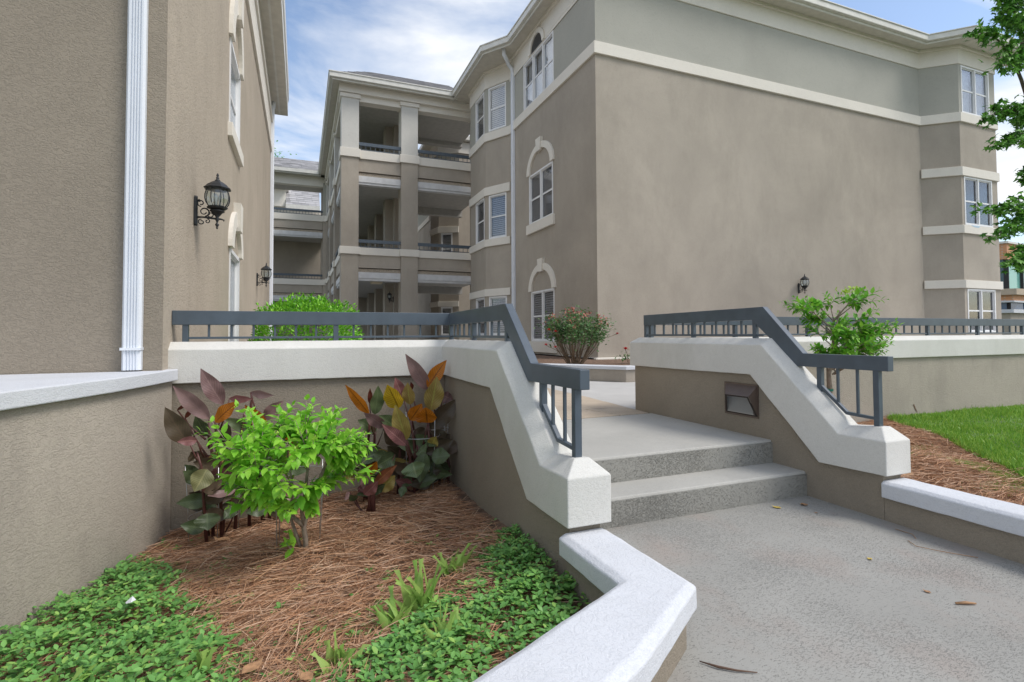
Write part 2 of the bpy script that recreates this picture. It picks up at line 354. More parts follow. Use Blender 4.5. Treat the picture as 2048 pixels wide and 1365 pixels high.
def window(par, F, u0, u1, z0, z1, lights=2, style='blind', case=.046, dark=False, split=.5):
    fr = MB(); c = case
    for a in ((u0,u1,z0,z0+c),(u0,u1,z1-c,z1),(u0,u0+c,z0+c,z1-c),(u1-c,u1,z0+c,z1-c)): fr.fb(F, a[0], a[1], -.04, .012, a[2], a[3])
    wn = (u1-u0-c*(lights+1))/lights
    for i in range(1, lights): fr.fb(F, u0+i*(wn+c), u0+i*(wn+c)+c, -.04, .012, z0+c, z1-c)
    win = obj('window', fr, 'vinyl', par)
    for i in range(lights):
        a = u0+c+i*(wn+c); b = a+wn; zm = z0+c+(z1-z0-2*c)*split; t = .024
        sm = MB()
        for q in ((a,b,z0+c,z0+c+t),(a,b,z1-c-t,z1-c),(a,b,zm-.022,zm+.022),(a,a+t,z0+c+t,zm-.022),(b-t,b,z0+c+t,zm-.022),(a,a+t,zm+.022,z1-c-t),(b-t,b,zm+.022,z1-c-t)):
            sm.fb(F, q[0], q[1], -.055, -.03, q[2], q[3])
        obj('sash', sm, 'vinyl', win)
        for q in ((z0+c+t,zm-.022),(zm+.022,z1-c-t)):
            obj('pane', MB().fb(F, a+t, b-t, -.046, -.042, q[0], q[1]), 'glassd' if dark else 'glass', win)
        if style == 'blind':
            bm = MB(); z = z0+c+.02; st = .062
            while z < z1-c-.04:
                bm.hexa([F.p(a+.01,-.075,z),F.p(b-.01,-.075,z),F.p(b-.01,-.094,z+.048),F.p(a+.01,-.094,z+.048),F.p(a+.01,-.071,z+.003),F.p(b-.01,-.071,z+.003),F.p(b-.01,-.090,z+.051),F.p(a+.01,-.090,z+.051)]); z += st
            obj('blind', bm, 'blind', win, kind='stuff')
        elif style == 'curtain':
            cm = MB(); k = 14; pts = [(a+(b-a)*j/k, -.14-.02*(j % 2)) for j in range(k+1)]
            for (p0,n0),(p1,n1) in zip(pts, pts[1:]): cm.add([F.p(p0,n0,z0+c),F.p(p1,n1,z0+c),F.p(p1,n1,z1-c),F.p(p0,n0,z1-c)], [(0,1,2,3)])
            obj('curtain', cm, 'curtain', win)
    bk = MB(); bk.fb(F, u0, u1, -.5, -.49, z0, z1); bk.fb(F, u0-.02, u0, -.5, -.12, z0, z1); bk.fb(F, u1, u1+.02, -.5, -.12, z0, z1); bk.fb(F,u0,u1,-.5,-.12,z0-.02,z0); bk.fb(F,u0,u1,-.5,-.12,z1,z1+.02)
    obj('interior', bk, 'dark', win)
    return win
def shingles(par, A, B, D, E_, course=.15, tab=.32):   # roof patch: eave A->B, top E_->D
    A, B, D, E_ = map(Vector, (A,B,D,E_)); mb = MB(); tint = []
    h = ((E_-A).length+(D-B).length)/2; n = max(1, int(h/course)); up_ = (B-A).cross(E_-A).normalized()
    if up_.z < 0: up_ = -up_
    mb.add([A-up_*.03,B-up_*.03,D-up_*.03,E_-up_*.03], [(0,1,2,3)]); tint.append(.2)
    for i in range(n):
        a = A.lerp(E_, i/n); b = B.lerp(D, i/n); a2 = A.lerp(E_, (i+1.08)/n if i < n-1 else 1); b2 = B.lerp(D, (i+1.08)/n if i < n-1 else 1)
        l = (b-a).length; x = -random.random()*tab
        while x < l:
            t0 = max(0, x)/l; x += tab*random.uniform(.75, 1.25); t1 = min(l, x-.012)/l
            if t1 <= t0: continue
            q = random.uniform(.012, .028)
            mb.add([a.lerp(b,t0)+up_*q, a.lerp(b,t1)+up_*q, a2.lerp(b2,t1)+up_*.002, a2.lerp(b2,t0)+up_*.002, a.lerp(b,t0)-up_*.01, a.lerp(b,t1)-up_*.01], [(0,1,2,3),(4,5,1,0)]); r_ = random.random(); tint += [r_, r_]
    return obj('shingles', mb, 'shingle', par, kind='stuff', tint=tint)
def scat(name, tmpl, fs, mats, mat, parent=None, kind='stuff', smooth=False, uvs=None):
    T = np.array(tmpl, float); n = len(mats); A = np.array(mats, float)      # n x 3 x 4
    o0 = np.array(WO.get(root_of(parent).name, (0,0,0))) if parent else np.zeros(3)
    Vv = np.einsum('nij,vj->nvi', A[:,:,:3], T)+A[:,None,:,3]-o0
    F_ = np.array(fs); k = F_.shape[1]; allf = (F_[None]+(np.arange(n)*len(T))[:,None,None]).reshape(-1,k)
    me = bpy.data.meshes.new(name); me.vertices.add(n*len(T)); me.vertices.foreach_set('co', Vv.reshape(-1))
    me.loops.add(allf.size); me.loops.foreach_set('vertex_index', allf.reshape(-1).astype(np.int32))
    me.polygons.add(len(allf)); me.polygons.foreach_set('loop_start', (np.arange(len(allf))*k).astype(np.int32)); me.polygons.foreach_set('loop_total', np.full(len(allf),k,np.int32))
    a = me.attributes.new('tint', 'FLOAT', 'FACE'); a.data.foreach_set('value', np.repeat(rng.random(n), len(F_)).astype(np.float32))
    me.materials.append(M[mat])
    if smooth: me.polygons.foreach_set('use_smooth', [True]*len(allf))
    me.update(calc_edges=True); me.validate(); o = bpy.data.objects.new(name, me); COL.objects.link(o)
    if parent: o.parent = parent
    if kind: o['kind'] = kind
    return o
def orient(p, d, roll=0, s=(1,1,1), upv=(0,0,1)):      # y axis along d, z axis near upv
    d = Vector(d).normalized(); z = Vector(upv); z = z-d*z.dot(d)
    if z.length < 1e-3: z = Vector((1,0,0))-d*d.x
    z.normalize(); x = d.cross(z)
    if roll: c_, s_ = math.cos(roll), math.sin(roll); x, z = x*c_+z*s_, z*c_-x*s_
    return [[x.x*s[0], d.x*s[1], z.x*s[2], p[0]], [x.y*s[0], d.y*s[1], z.y*s[2], p[1]], [x.z*s[0], d.z*s[1], z.z*s[2], p[2]]]
def m4(m): return Matrix(m+[[0,0,0,1]])
# leaf templates (unit length along +y)
LEAF_V = [(0,0,0),(-.22,.25,.045),(0,.25,0),(.22,.25,.045),(-.25,.5,.03),(0,.52,-.02),(.25,.5,.03),(-.13,.78,-.03),(0,.80,-.07),(.13,.78,-.03),(0,1,-.15)]
LEAF_F = [(0,2,1),(0,3,2),(1,2,5),(1,5,4),(2,3,6),(2,6,5),(4,5,8),(4,8,7),(5,6,9),(5,9,8),(7,8,10),(8,9,10)]
OVAL_V = [(0,0,0),(-.26,.4,.06),(0,.45,0),(.26,.4,.06),(-.2,.75,.03),(.2,.75,.03),(0,1,-.06)]
OVAL_F = [(0,2,1),(0,3,2),(1,2,4),(2,3,5),(2,6,4),(2,5,6)]
def leafmesh(name, vs, fs, mat):
    me = bpy.data.meshes.new(name); me.from_pydata(vs, [], fs); me.materials.append(M[mat]); me.update(); me.polygons.foreach_set('use_smooth', [True]*len(fs)); return me
def leaves(par, mats, vs, fs, mat, cam_near=300):      # first 300 (largest in the picture) as parts, rest one part
    c = Vector((0,0,1)); o0 = Vector(WO[root_of(par).name])
    mats = sorted(mats, key=lambda m: (Vector((m[0][3],m[1][3],m[2][3]))-c).length/max(.01, Vector((m[0][1],m[1][1],m[2][1])).length))
    me = leafmesh('leaf', vs, fs, mat)
    for m in mats[:cam_near]:
        o = bpy.data.objects.new('leaf', me); COL.objects.link(o); o.parent = par
        q = m4(m); q.translation -= o0; o.matrix_local = q
    if len(mats) > cam_near: scat('foliage', vs, fs, mats[cam_near:], mat, par, smooth=True)
# ================================================================== THE SETTING
def sheet(name, pts, z, mat, kind='structure'):
    me = MB().add([(x,y,z if not callable(z) else z(x,y)) for x,y in pts], [tuple(range(len(pts)))]); return obj(name, me, mat, kind=kind)
sheet('ground', [(-400,-400),(400,-400),(400,400),(-400,400)], -.62, 'ground')
def slabbox(name, poly, z0, z1, mat, bev=0): return obj(name, MB().prism([(x,y,z0) for x,y in poly], (0,0,z1-z0)), mat, kind='structure', bev=bev)
slabbox('walkway', [(1.10,2.40),(1.10,1.45),(-1.7,.2),(-1.7,-6),(2.90,-6),(2.90,2.40)], -.5, 0, 'walk')
st = slabbox('step', [(1.10,2.36),(2.90,2.36),(2.90,2.66),(1.10,2.66)], -.3, .146, 'land', .012)
obj('riser', MB().box(1.10,2.352,-.01,2.90,2.359,.132), 'riser', st)
st = slabbox('landing', [(1.10,2.61),(2.90,2.61),(2.90,3.90),(1.10,3.84)], -.2, .292, 'land', .012)
obj('riser', MB().box(1.10,2.602,.14,2.90,2.609,.278), 'riser', st)
pz = obj('plaza', MB().prism([(-1.2,4.03,-.2),(1.13,4.03,-.2),(1.13,3.844,-.2),(2.90,3.904,-.2),(2.90,4.18,-.2),(30,4.18,-.2),(30,10.2,-.2),(7,45,-.2),(-6,45,-.2)], (0,0,.470)), 'plaza', kind='structure')
# tan paving slabs between the landing and the grey plaza
for q in ([(1.18,3.866),(1.94,3.892),(2.57,3.914),(2.47,4.33),(1.18,4.29)], [(2.585,3.914),(2.88,3.925),(2.90,4.21),(2.62,4.335),(2.485,4.33)], [(1.18,4.305),(2.48,4.345),(2.90,4.235),(2.95,4.75),(2.50,5.03),(1.9,4.95),(1.18,4.9)],
          [(1.18,4.915),(1.9,4.965),(2.51,5.045),(2.94,4.78),(2.975,5.1),(2.985,5.6),(2.4,5.65),(1.18,5.6)], [(1.18,5.615),(2.4,5.665),(2.985,5.615),(2.993,6.25),(1.9,6.4),(1.18,6.4)]):
    obj('paving_slab', MB().prism([(x,y,.262) for x,y in q], (0,0,.030)), 'slab', pz, bev=.003)

# bed and mulch surfaces as height fields
def bedz(x, y):
    b = -.105+.075*x-.035*(y-2.7)+.02*math.sin(3.1*x+1.7*y)+.012*math.sin(7*x-5*y)
    b += .05*math.exp(-((x-.03)**2+(y-2.95)**2)/.05)
    return max(b, -.26)
def mulz(x, y):
    return .115-.07*max(0,min(1,(y-1.8)/2.0))+.012*math.sin(4*x+2*y)+.01*math.sin(9*x-7*y)-.012*(x-3.3)
def field(name, x0, x1, y0, y1, n, m, zf, mat, cut=None):
    vs, fs = [], []
    for j in range(m+1):
        for i in range(n+1):
            x = x0+(x1-x0)*i/n; y = y0+(y1-y0)*j/m; vs.append((x,y,zf(x,y)+random.uniform(-.006,.006)))
    for j in range(m):
        for i in range(n):
            a = j*(n+1)+i
            if cut and not cut(vs[a][0], vs[a][1]): continue
            fs.append((a,a+1,a+n+2,a+n+1))
    return obj(name, MB().add(vs, fs), mat, kind='structure', smooth=True)
field('planting_bed', -1.45, 1.03, .5, 3.87, 62, 84, bedz, 'soil', cut=lambda x,y: y > .47*x+.84)
field('mulch_bed', 2.98, 6.4, -3, 4.0, 60, 90, mulz, 'soil')
LE = [(6.35,4.0),(5.999,3.86),(5.663,3.388),(5.062,2.76),(4.692,2.396),(4.375,2.094),(3.96,1.755),(3.75,1.3),(3.7,.4),(3.7,-3)]
def lawnx(y):
    for (xa,ya),(xb,yb) in zip(LE, LE[1:]):
        if yb <= y <= ya: return xb+(xa-xb)*(y-yb)/(ya-yb+1e-9)
    return 6.4
def lawnz(x, y): return mulz(min(x,6.4), y)+.02
vs, fs = [], []
for j in range(60):
    y = -3+7*j/59
    for i in range(22):
        x = lawnx(y)+(24-lawnx(y))*(i/21)**2; vs.append((x,y,lawnz(x,y)+(0 if i else -.03)))
for j in range(59):
    for i in range(21): a = j*22+i; fs.append((a,a+1,a+23,a+22))
obj('lawn', MB().add(vs, fs), 'sod', kind='structure', smooth=True)

# ================================================================== GARDEN WALLS
def chamf(pts, flip=False): return pts
wl = thing('garden_wall', 'tan stucco wall with cream cap behind the red leaved plants, stepping down beside the left of the stairs', 'wall', (1.0,3.9,0))
zb, zt, zr = .700, .910, .958
secs = []
for x in (-.79, -.2, .4):
    secs.append([(x,3.82,zb),(x,3.82,zt),(x,3.885,zr),(x,3.955,zr),(x,4.02,zt),(x,4.02,zb)])
secs.append([(.975,3.82,zb),(.975,3.82,zt),(1.04,3.885,zr),(1.11,3.955,zr),(1.175,4.02,zt),(1.175,4.02,zb)])
def ss(x0, x1, yb, yt, yr, b, t, r): return [(x0,yb,b),(x0,yt,t),(x0+.065,yr,r),(x1-.065,yr,r),(x1,yt,t),(x1,yb,b)]
secs += [ss(.975,1.175,2.765,2.655,2.630,.700,.910,.958), ss(.975,1.175,2.260,2.112,2.085,.232,.425,.473), ss(.975,1.175,1.852,1.852,1.915,.235,.428,.490)]
obj('wall_cap', MB().loft(wavy(secs)), 'white', wl, bev=.005)
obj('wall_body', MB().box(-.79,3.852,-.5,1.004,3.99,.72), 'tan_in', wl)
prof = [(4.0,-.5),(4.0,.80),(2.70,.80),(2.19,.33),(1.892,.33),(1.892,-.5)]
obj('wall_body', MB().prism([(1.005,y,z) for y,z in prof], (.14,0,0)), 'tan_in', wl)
wr = thing('garden_wall', 'tan stucco wall with cream cap stepping down on the right of the stairs, brown light set in it', 'wall', (2.96,3,0))
obj('wall_cap', MB().loft(wavy([ss(2.86,3.06,4.17,4.17,4.11,.700,.915,.960), ss(2.86,3.06,2.752,2.655,2.630,.712,.918,.962), ss(2.86,3.06,2.248,2.125,2.098,.229,.418,.468), ss(2.86,3.06,1.855,1.855,1.915,.240,.420,.486)])), 'white', wr, bev=.005)
prof = [(4.13,-.5),(4.13,.80),(2.70,.80),(2.19,.33),(1.892,.33),(1.892,-.5)]
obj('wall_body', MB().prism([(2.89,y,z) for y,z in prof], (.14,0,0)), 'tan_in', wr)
wf = thing('garden_wall', 'long tan retaining wall with cream cap running behind the lawn on the right', 'wall', (9,4.05,0))
obj('wall_cap', MB().loft([[(x,3.97,.70),(x,3.97,.905),(x,4.035,.955),(x,4.105,.955),(x,4.17,.905),(x,4.17,.70)] for x in (3.061,6,9,13,20,28)]), 'white', wf, bev=.006)
obj('wall_body', MB().box(3.031,4.0,-.6,28,4.14,.72), 'tan_low', wf)
obj('wall_slot', MB().box(7.0,3.996,.0,7.14,3.999,.025), 'soil', wf, label='dark slot low in the retaining wall')
obj('scuff_mark', MB().add([(6.66,3.9965,.145),(6.70,3.9965,.08),(6.74,3.9965,.05),(6.70,3.9965,.115),(6.675,3.9965,.16)], [(0,1,2,3,4)]), 'soil', wf)
# low walls
lw = thing('low_wall', 'low tan wall with a broad white cap that turns a sharp corner in the foreground', 'wall', (1.06,1.4,0))
def lsec(i, o, z=.208): 
    (ix,iy),(ox,oy) = i, o; lx, ly = (ox-ix), (oy-iy); l = math.hypot(lx,ly); a = .03/l
    return [(ix,iy,.125),(ix,iy,z-.015),(ix+lx*a,iy+ly*a,z),(ox-lx*a,oy-ly*a,z),(ox,oy,z-.015),(ox,oy,.125)]
obj('wall_cap', MB().loft(wavy([lsec((.952,1.888),(1.172,1.888)), lsec((.952,1.66),(1.175,1.60)), lsec((.952,1.467),(1.178,1.36)), lsec((.60,1.302),(.78,1.093)), lsec((.1,1.066),(.2,.815)), lsec((-1.7,.215),(-1.55,-.05))], .04, .003)), 'whiteb', lw, bev=.006)
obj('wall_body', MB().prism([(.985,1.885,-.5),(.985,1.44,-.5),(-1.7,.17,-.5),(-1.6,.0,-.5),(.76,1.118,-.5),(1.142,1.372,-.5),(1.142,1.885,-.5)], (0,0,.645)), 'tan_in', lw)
lr = thing('low_wall', 'low tan wall with a thin white cap edging the pine straw on the right', 'wall', (2.96,1.5,0))
obj('wall_cap', MB().loft(wavy([[(2.862,y,.125),(2.862,y,.198),(2.882,y,.212),(3.04,y,.212),(3.06,y,.198),(3.06,y,.125)] for y in (1.888,1.3,0,-3)], .05, .003)), 'whiteb', lr, bev=.005)
obj('wall_body', MB().box(2.89,-3,-.5,3.03,1.89,.140), 'tan_in', lr)
ll = thing('low_wall', 'curving tan wall with a wide white cap along the left side of the planting bed', 'wall', (-1.0,3,0))
FP = [(-1.42,1.45),(-1.25,2.0),(-1.06,2.56),(-.96,2.86),(-.87,3.15),(-.79,3.50),(-.735,3.815)]
off = [(x+.035,y-.012) for x,y in FP]
obj('wall_body', MB().prism([(x,y,-.6) for x,y in FP]+[(-.86,3.66,-.6),(-2.4,3.66,-.6),(-2.4,1.45,-.6)], (0,0,1.32)), 'tan_low', ll)
obj('wall_cap', MB().prism([(x,y,.722) for x,y in off]+[(-.785,3.8,.722),(-.785,3.672,.722),(-2.4,3.672,.722),(-2.4,1.44,.722)], (0,0,.070)), 'whiteb', ll, bev=.006)

# ================================================================== RAILINGS
def rail(label, loc): return thing('metal_railing', label, 'railing', loc, 'blue grey metal railings on the garden walls')
def rbar(par, name, mb, bev=.003): obj(name, mb, 'rail', par, bev=bev)
def post(par, x, y, z0, z1, w=.030, name='post'): rbar(par, name, MB().box(x-w/2,y-w/2,z0,x+w/2,y+w/2,z1), .002)
ra = rail('blue grey metal railing on the back wall and down the left side of the stairs', (1.0,3.9,.9))
xa, xb = 1.050, 1.096
rbar(ra, 'top_rail', MB().loft([[(-.758,3.900,1.066),(-.758,3.900,1.158),(-.758,3.946,1.158),(-.758,3.946,1.066)], [(xa,3.900,1.068),(xa,3.900,1.160),(xb,3.946,1.160),(xb,3.946,1.068)], [(xa,2.772,1.076),(xa,2.718,1.168),(xb,2.718,1.168),(xb,2.772,1.076)],
     [(xa,2.412,.766),(xa,2.375,.855),(xb,2.375,.855),(xb,2.412,.766)], [(xa,1.880,.770),(xa,1.880,.853),(xb,1.880,.853),(xb,1.880,.770)]]))
rbar(ra, 'bottom_rail', MB().box(-.70,3.912,.975,1.06,3.932,.990), .002)
rbar(ra, 'bottom_rail', MB().box(1.063,2.72,.975,1.083,3.92,.990), .002)
for x in (-.685, .232, 1.073): post(ra, x, 3.923, .955, 1.068, .034 if x < 1 else .03)
for i in range(1, 7): post(ra, -.685+.917*i/7, 3.923, .988, 1.068, .014, 'baluster')
for i in range(1, 7): post(ra, .232+.841*i/7, 3.923, .988, 1.068, .014, 'baluster')
for y in (3.35, 2.735): post(ra, 1.073, y, .955, 1.074)
for y in (3.80,3.69,3.58,3.46,3.24,3.12,3.0,2.88): post(ra, 1.073, y, .988, 1.074, .014, 'baluster')
post(ra, 1.073, 2.277, .628, .770); post(ra, 1.073, 1.952, .470, .772, .032)
rbar(ra, 'bottom_rail', MB().loft([[(1.062,2.280,.655),(1.062,2.270,.675),(1.084,2.270,.675),(1.084,2.280,.655)], [(1.062,2.118,.518),(1.062,2.112,.536),(1.084,2.112,.536),(1.084,2.118,.518)], [(1.062,1.955,.508),(1.062,1.955,.525),(1.084,1.955,.525),(1.084,1.955,.508)]]), .002)
post(ra, 1.073, 2.173, .575, .772, .014, 'baluster'); post(ra, 1.073, 2.058, .52, .772, .014, 'baluster')
rb = rail('dark metal railing with a sloping handrail on the right of the stairs', (2.96,3,.9))
xa, xb = 2.932, 2.978
def yz(seq): return MB().loft([[(xa,yl,zl),(xa,yh,zh),(xb,yh,zh),(xb,yl,zl)] for yl,zl,yh,zh in seq])
rbar(rb, 'top_rail', yz([(4.05,1.072,4.05,1.165),(2.800,1.090,2.700,1.177),(2.440,.786,2.395,.868),(1.880,.787,1.880,.868)]))
rbar(rb, 'bottom_rail', MB().box(2.945,2.72,.975,2.965,4.02,.990), .002)
for y in (4.04, 3.412, 2.785): post(rb, 2.955, y, .955, 1.085)
for i in range(1, 5): post(rb, 2.955, 4.04-.628*i/5, .988, 1.083, .014, 'baluster')
for i in range(1, 5): post(rb, 2.955, 3.412-.627*i/5, .988, 1.086, .014, 'baluster')
post(rb, 2.955, 2.62, .93, 1.0, .014, 'baluster')
post(rb, 2.955, 2.296, .62, .79); post(rb, 2.955, 1.953, .474, .79, .032)
rbar(rb, 'bottom_rail', MB().loft([[(2.944,2.300,.665),(2.944,2.290,.685),(2.966,2.290,.685),(2.966,2.300,.665)], [(2.944,2.132,.522),(2.944,2.126,.540),(2.966,2.126,.540),(2.966,2.132,.522)], [(2.944,1.955,.514),(2.944,1.955,.530),(2.966,1.955,.530),(2.966,1.955,.514)]]), .002)
post(rb, 2.955, 2.183, .57, .79, .014, 'baluster'); post(rb, 2.955, 2.065, .52, .79, .014, 'baluster')
rc = rail('long blue grey metal railing along the far retaining wall on the right', (9,4.07,.9))
rbar(rc, 'top_rail', MB().box(3.0,4.045,1.075,28,4.095,1.165)); rbar(rc, 'bottom_rail', MB().box(3.0,4.06,.972,28,4.08,.988), .002)
x = 3.03; i = 0
while x < 20:
    if i % 7 == 0: post(rc, x, 4.07, .95, 1.08, .036)
    else: post(rc, x, 4.07, .985, 1.08, .016, 'baluster')
    x += .145; i += 1
# ================================================================== STEP LIGHT
sl = thing('step_light', 'brown wedge shaped light with a glass lens on the wall right of the steps', 'wall light', (2.889,2.85,.53))
hb = MB(); y0, y1, za, zc = 3.005, 2.712, .422, .640; X0, X1 = 2.889, 2.800
a = (X0,y0,zc); b = (X0,y1,zc); c = (X0,y1,za); d = (X0,y0,za); e = (X1,y0-.086,.565); g = (X1,y1-.002,.568)
hb.add([a,b,g,e], [(0,1,2,3)]); hb.add([b,c,g], [(0,1,2)]); hb.add([a,e,d], [(0,1,2)])
hb.box(X0-.006,y1-.006,za-.006,X0,y0+.006,zc+.006)
obj('housing', hb, 'bronze', sl)
rm = MB(); q0, q1, q2, q3 = map(Vector, (e, g, c, d)); cen = (q0+q1+q2+q3)/4
inn = [p.lerp(cen, .13) for p in (q0,q1,q2,q3)]
for i, (p, r) in enumerate(zip((q0,q1,q2,q3), inn)):
    p2 = (q0,q1,q2,q3)[(i+1)%4]; r2 = inn[(i+1)%4]; rm.add([p+Vector((-.003,0,0)), p2+Vector((-.003,0,0)), r2+Vector((-.003,0,0)), r+Vector((-.003,0,0))], [(0,1,2,3)])
obj('rim', rm, 'bronzed', sl); obj('lens', MB().add([tuple(p) for p in inn], [(0,1,2,3)]), 'glass', sl)
obj('reflector', MB().add([(X0-.012,y0-.02,za+.015),(X0-.012,y1+.03,za+.015),(X0-.012,y1+.06,zc-.07),(X0-.012,y0-.02,zc-.07)], [(0,1,2,3)]), 'ceil', sl)
# ================================================================== LEFT BUILDING
A = thing('apartment_building', 'near tan stucco apartment building filling the left edge, white downspout on its front', 'building', (-.76,3.68,0))
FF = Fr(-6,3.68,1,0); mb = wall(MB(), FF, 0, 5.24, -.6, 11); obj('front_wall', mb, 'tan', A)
FS = Fr(-.76,3.68,0,1); H = [(3.05,4.05,.3,2.0),(2.88,3.92,3.36,4.35)]
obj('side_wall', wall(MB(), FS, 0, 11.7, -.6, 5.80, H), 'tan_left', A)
obj('upper_wall', wall(MB(), FS, 0, 11.7, 5.80, 7.12, n=.015), 'trim', A)
obj('end_wall', MB().box(-6,15.38,-.6,-.761,15.5,11), 'tan_left', A)
obj('band', MB().fb(FS, 0, 11.7, -.01, .04, 5.78, 5.88), 'trim', A)
obj('band', MB().fb(FS, 0, 11.7, -.01, .05, 6.55, 6.65), 'trim', A)
obj('soffit', MB().box(-.76,3.2,7.11,-.372,15.82,7.15), 'soffit', A)
obj('soffit_vent', MB().box(-.60,3.2,7.100,-.56,15.7,7.109), 'gutter', A)
obj('fascia', MB().box(-.40,3.2,7.12,-.372,15.82,7.55), 'gutter', A); obj('gutter', MB().box(-.41,3.2,7.56,-.350,15.84,8.0).box(-.42,3.2,7.50,-.36,15.83,7.58), 'gutter', A, bev=.01)
obj('roof', MB().prism([(-.36,3.2,8.0),(-.36,15.8,8.0),(-6,15.8,11.2),(-6,3.2,11.2)], (0,0,.05)), 'shingle', A)
def archtrim(par, F, uc, zs, ro, ri, ratio, n1=.05, kb=.10, kt=.14, kz=.10, mat='trim'):
    a_ = MB(); k = 20
    for i in range(k):
        t0, t1 = math.pi*i/k, math.pi*(i+1)/k
        P = lambda t, r, n: F.p(uc+math.cos(t)*r, n, zs+math.sin(t)*r*ratio)
        a_.hexa([P(t0,ri,n1),P(t1,ri,n1),P(t1,ri,-.005),P(t0,ri,-.005),P(t0,ro,n1),P(t1,ro,n1),P(t1,ro,-.005),P(t0,ro,-.005)])
    o = obj('window_arch', a_, mat, par)
    z0, z1 = zs+ri*ratio-.06, zs+ro*ratio+kz
    ks = MB().hexa([F.p(uc-kb,n1+.035,z0),F.p(uc+kb,n1+.035,z0),F.p(uc+kb,-.004,z0),F.p(uc-kb,-.004,z0),F.p(uc-kt,n1+.035,z1),F.p(uc+kt,n1+.035,z1),F.p(uc+kt,-.004,z1),F.p(uc-kt,-.004,z1)])
    obj('keystone', ks, mat, o)
window(A, FS, 3.05,4.05,.3,2.0, 1, 'none', dark=True)
window(A, FS, 2.88,3.92,3.36,4.35, 1, 'blind')
archtrim(A, FS, 3.55, 2.0, .62, .40, .80, n1=.045); archtrim(A, FS, 3.40, 4.35, .60, .40, 1.25, n1=.045)
obj('window_sill', MB().fb(FS, 2.80, 4.0, -.02, .05, 3.20, 3.355), 'trim', A, bev=.006)
# downspouts: ribbed
def spout(par, x, y, z0, z1, wd, ax='y', dep=.05, label=None):
    s_ = MB(); n = 11
    pr = [(-wd/2,0),(-wd/2,dep*.7),(-wd/2+wd*.12,dep)]
    for i in range(4):
        a0 = -wd*.30+wd*.60*i/4; s0 = wd*.60/4
        pr += [(a0+s0*.15,dep),(a0+s0*.35,dep-.008),(a0+s0*.65,dep-.008),(a0+s0*.85,dep)]
    pr += [(wd/2-wd*.12,dep),(wd/2,dep*.7),(wd/2,0)]
    T = (lambda u, n: (x+u, y-n)) if ax == 'y' else (lambda u, n: (x+n, y+u)) if ax == 'x' else (lambda u, n: (x-n, y-u))
    s_.prism([T(u,n)+(z0,) for u,n in pr], (0,0,z1-z0)); o = obj('downspout', s_, 'pipe', par)
    return o
d_ = spout(A, -.905, 3.678, .80, 11, .094)
obj('bracket', MB().box(-.956,3.617,.915,-.854,3.679,.930), 'pipe', d_)
d_ = spout(A, -.755, 15.0, .3, 7.0, .12, 'x', .08); obj('elbow', MB().tube([(-.71,15,6.95),(-.70,15,7.15),(-.63,15,7.36),(-.50,15,7.44),(-.42,15,7.56)], .055, 8), 'pipe', d_, smooth=True)

# ================================================================== MAIN BUILDING (right)
B = thing('apartment_building', 'large three storey tan building with the long blank wall and east bay', 'building', (6.04,10,.29))
FB = Fr(6.04,10,1,0); FL = Fr(6.04,10,0,1,-1)
U1 = 11.27
obj('wall', wall(MB(), FB, 0, U1, .29, 7.22), 'tan_f', B)
obj('upper_wall', wall(MB(), FB, 0, U1, 7.49, 8.97), 'gray_f', B)
W = [(2.14,3.66,4.08,5.48),(2.10,3.56,.79,2.17)]
obj('wall', wall(MB(), FL, 0, 5.1, .29, 7.22, W), 'tan_f', B)
W3 = [(2.05,4.02,7.5,8.88)]
obj('upper_wall', wall(MB(), FL, 0, 5.1, 7.49, 8.88, W3), 'gray_f', B)
def pband(name, pts, z0, z1, n, mat, par, bev=.006, ins=.004):      # trim band following a plan polyline, offset outwards by n
    P = [Vector(p) for p in pts]; out_ = []; inn_ = []
    for i, p in enumerate(P):
        ds = [(P[j+1]-P[j]).normalized() for j in (i-1, i) if 0 <= j < len(P)-1]
        ns = [Vector((d.y,-d.x)) for d in ds]; nn = sum(ns, Vector((0,0)))/len(ns); nn = nn/nn.dot(ns[0])
        out_.append(p+nn*n); inn_.append(p-nn*ins)
    mb = MB().loft([[(a.x,a.y,z0),(b.x,b.y,z0),(b.x,b.y,z1),(a.x,a.y,z1)] for a, b in zip(inn_, out_)])
    return obj(name, mb, mat, par, bev=bev)
# plan, walking with the outside on the right hand: north end of bay -> corner -> along front -> east bay
LB = [(6.04,18.3),(5.54,17.65),(5.54,16.02),(6.04,15.1)]; C0 = (6.04,10); EB = [(17.31,10),(18.06,9.35),(19.88,9.35),(20.3,10.0)]
full = LB+[C0]+EB
pband('band', full, 7.22, 7.49, .055, 'trim', B)
pband('frieze', full, 8.96, 9.42, .03, 'trim', B); pband('frieze_moulding', full, 9.42, 9.50, .09, 'trim', B)
obj('frieze', MB().box(6.012,10.02,8.88,6.03,15.1,8.955), 'trim', B)
eave = [(5.62,18.4),(5.06,18.4),(5.06,14.85),(5.62,14.05),(5.62,9.57),(17.0,9.57),(17.75,8.78),(20.4,8.78),(20.9,9.5)]
obj('soffit', MB().add([(x,y,9.502) for x,y in eave]+[(21,13,9.502),(7,13,9.502),(7,18.4,9.502)], [tuple(range(len(eave)+3))]), 'soffit', B)
pband('fascia', eave, 9.44, 9.52, 0, 'gutter', B, ins=.03); pband('gutter', eave, 9.50, 9.66, .09, 'gutter', B, bev=.012)
pband('gutter_lip', eave, 9.655, 9.685, .115, 'gutter', B)
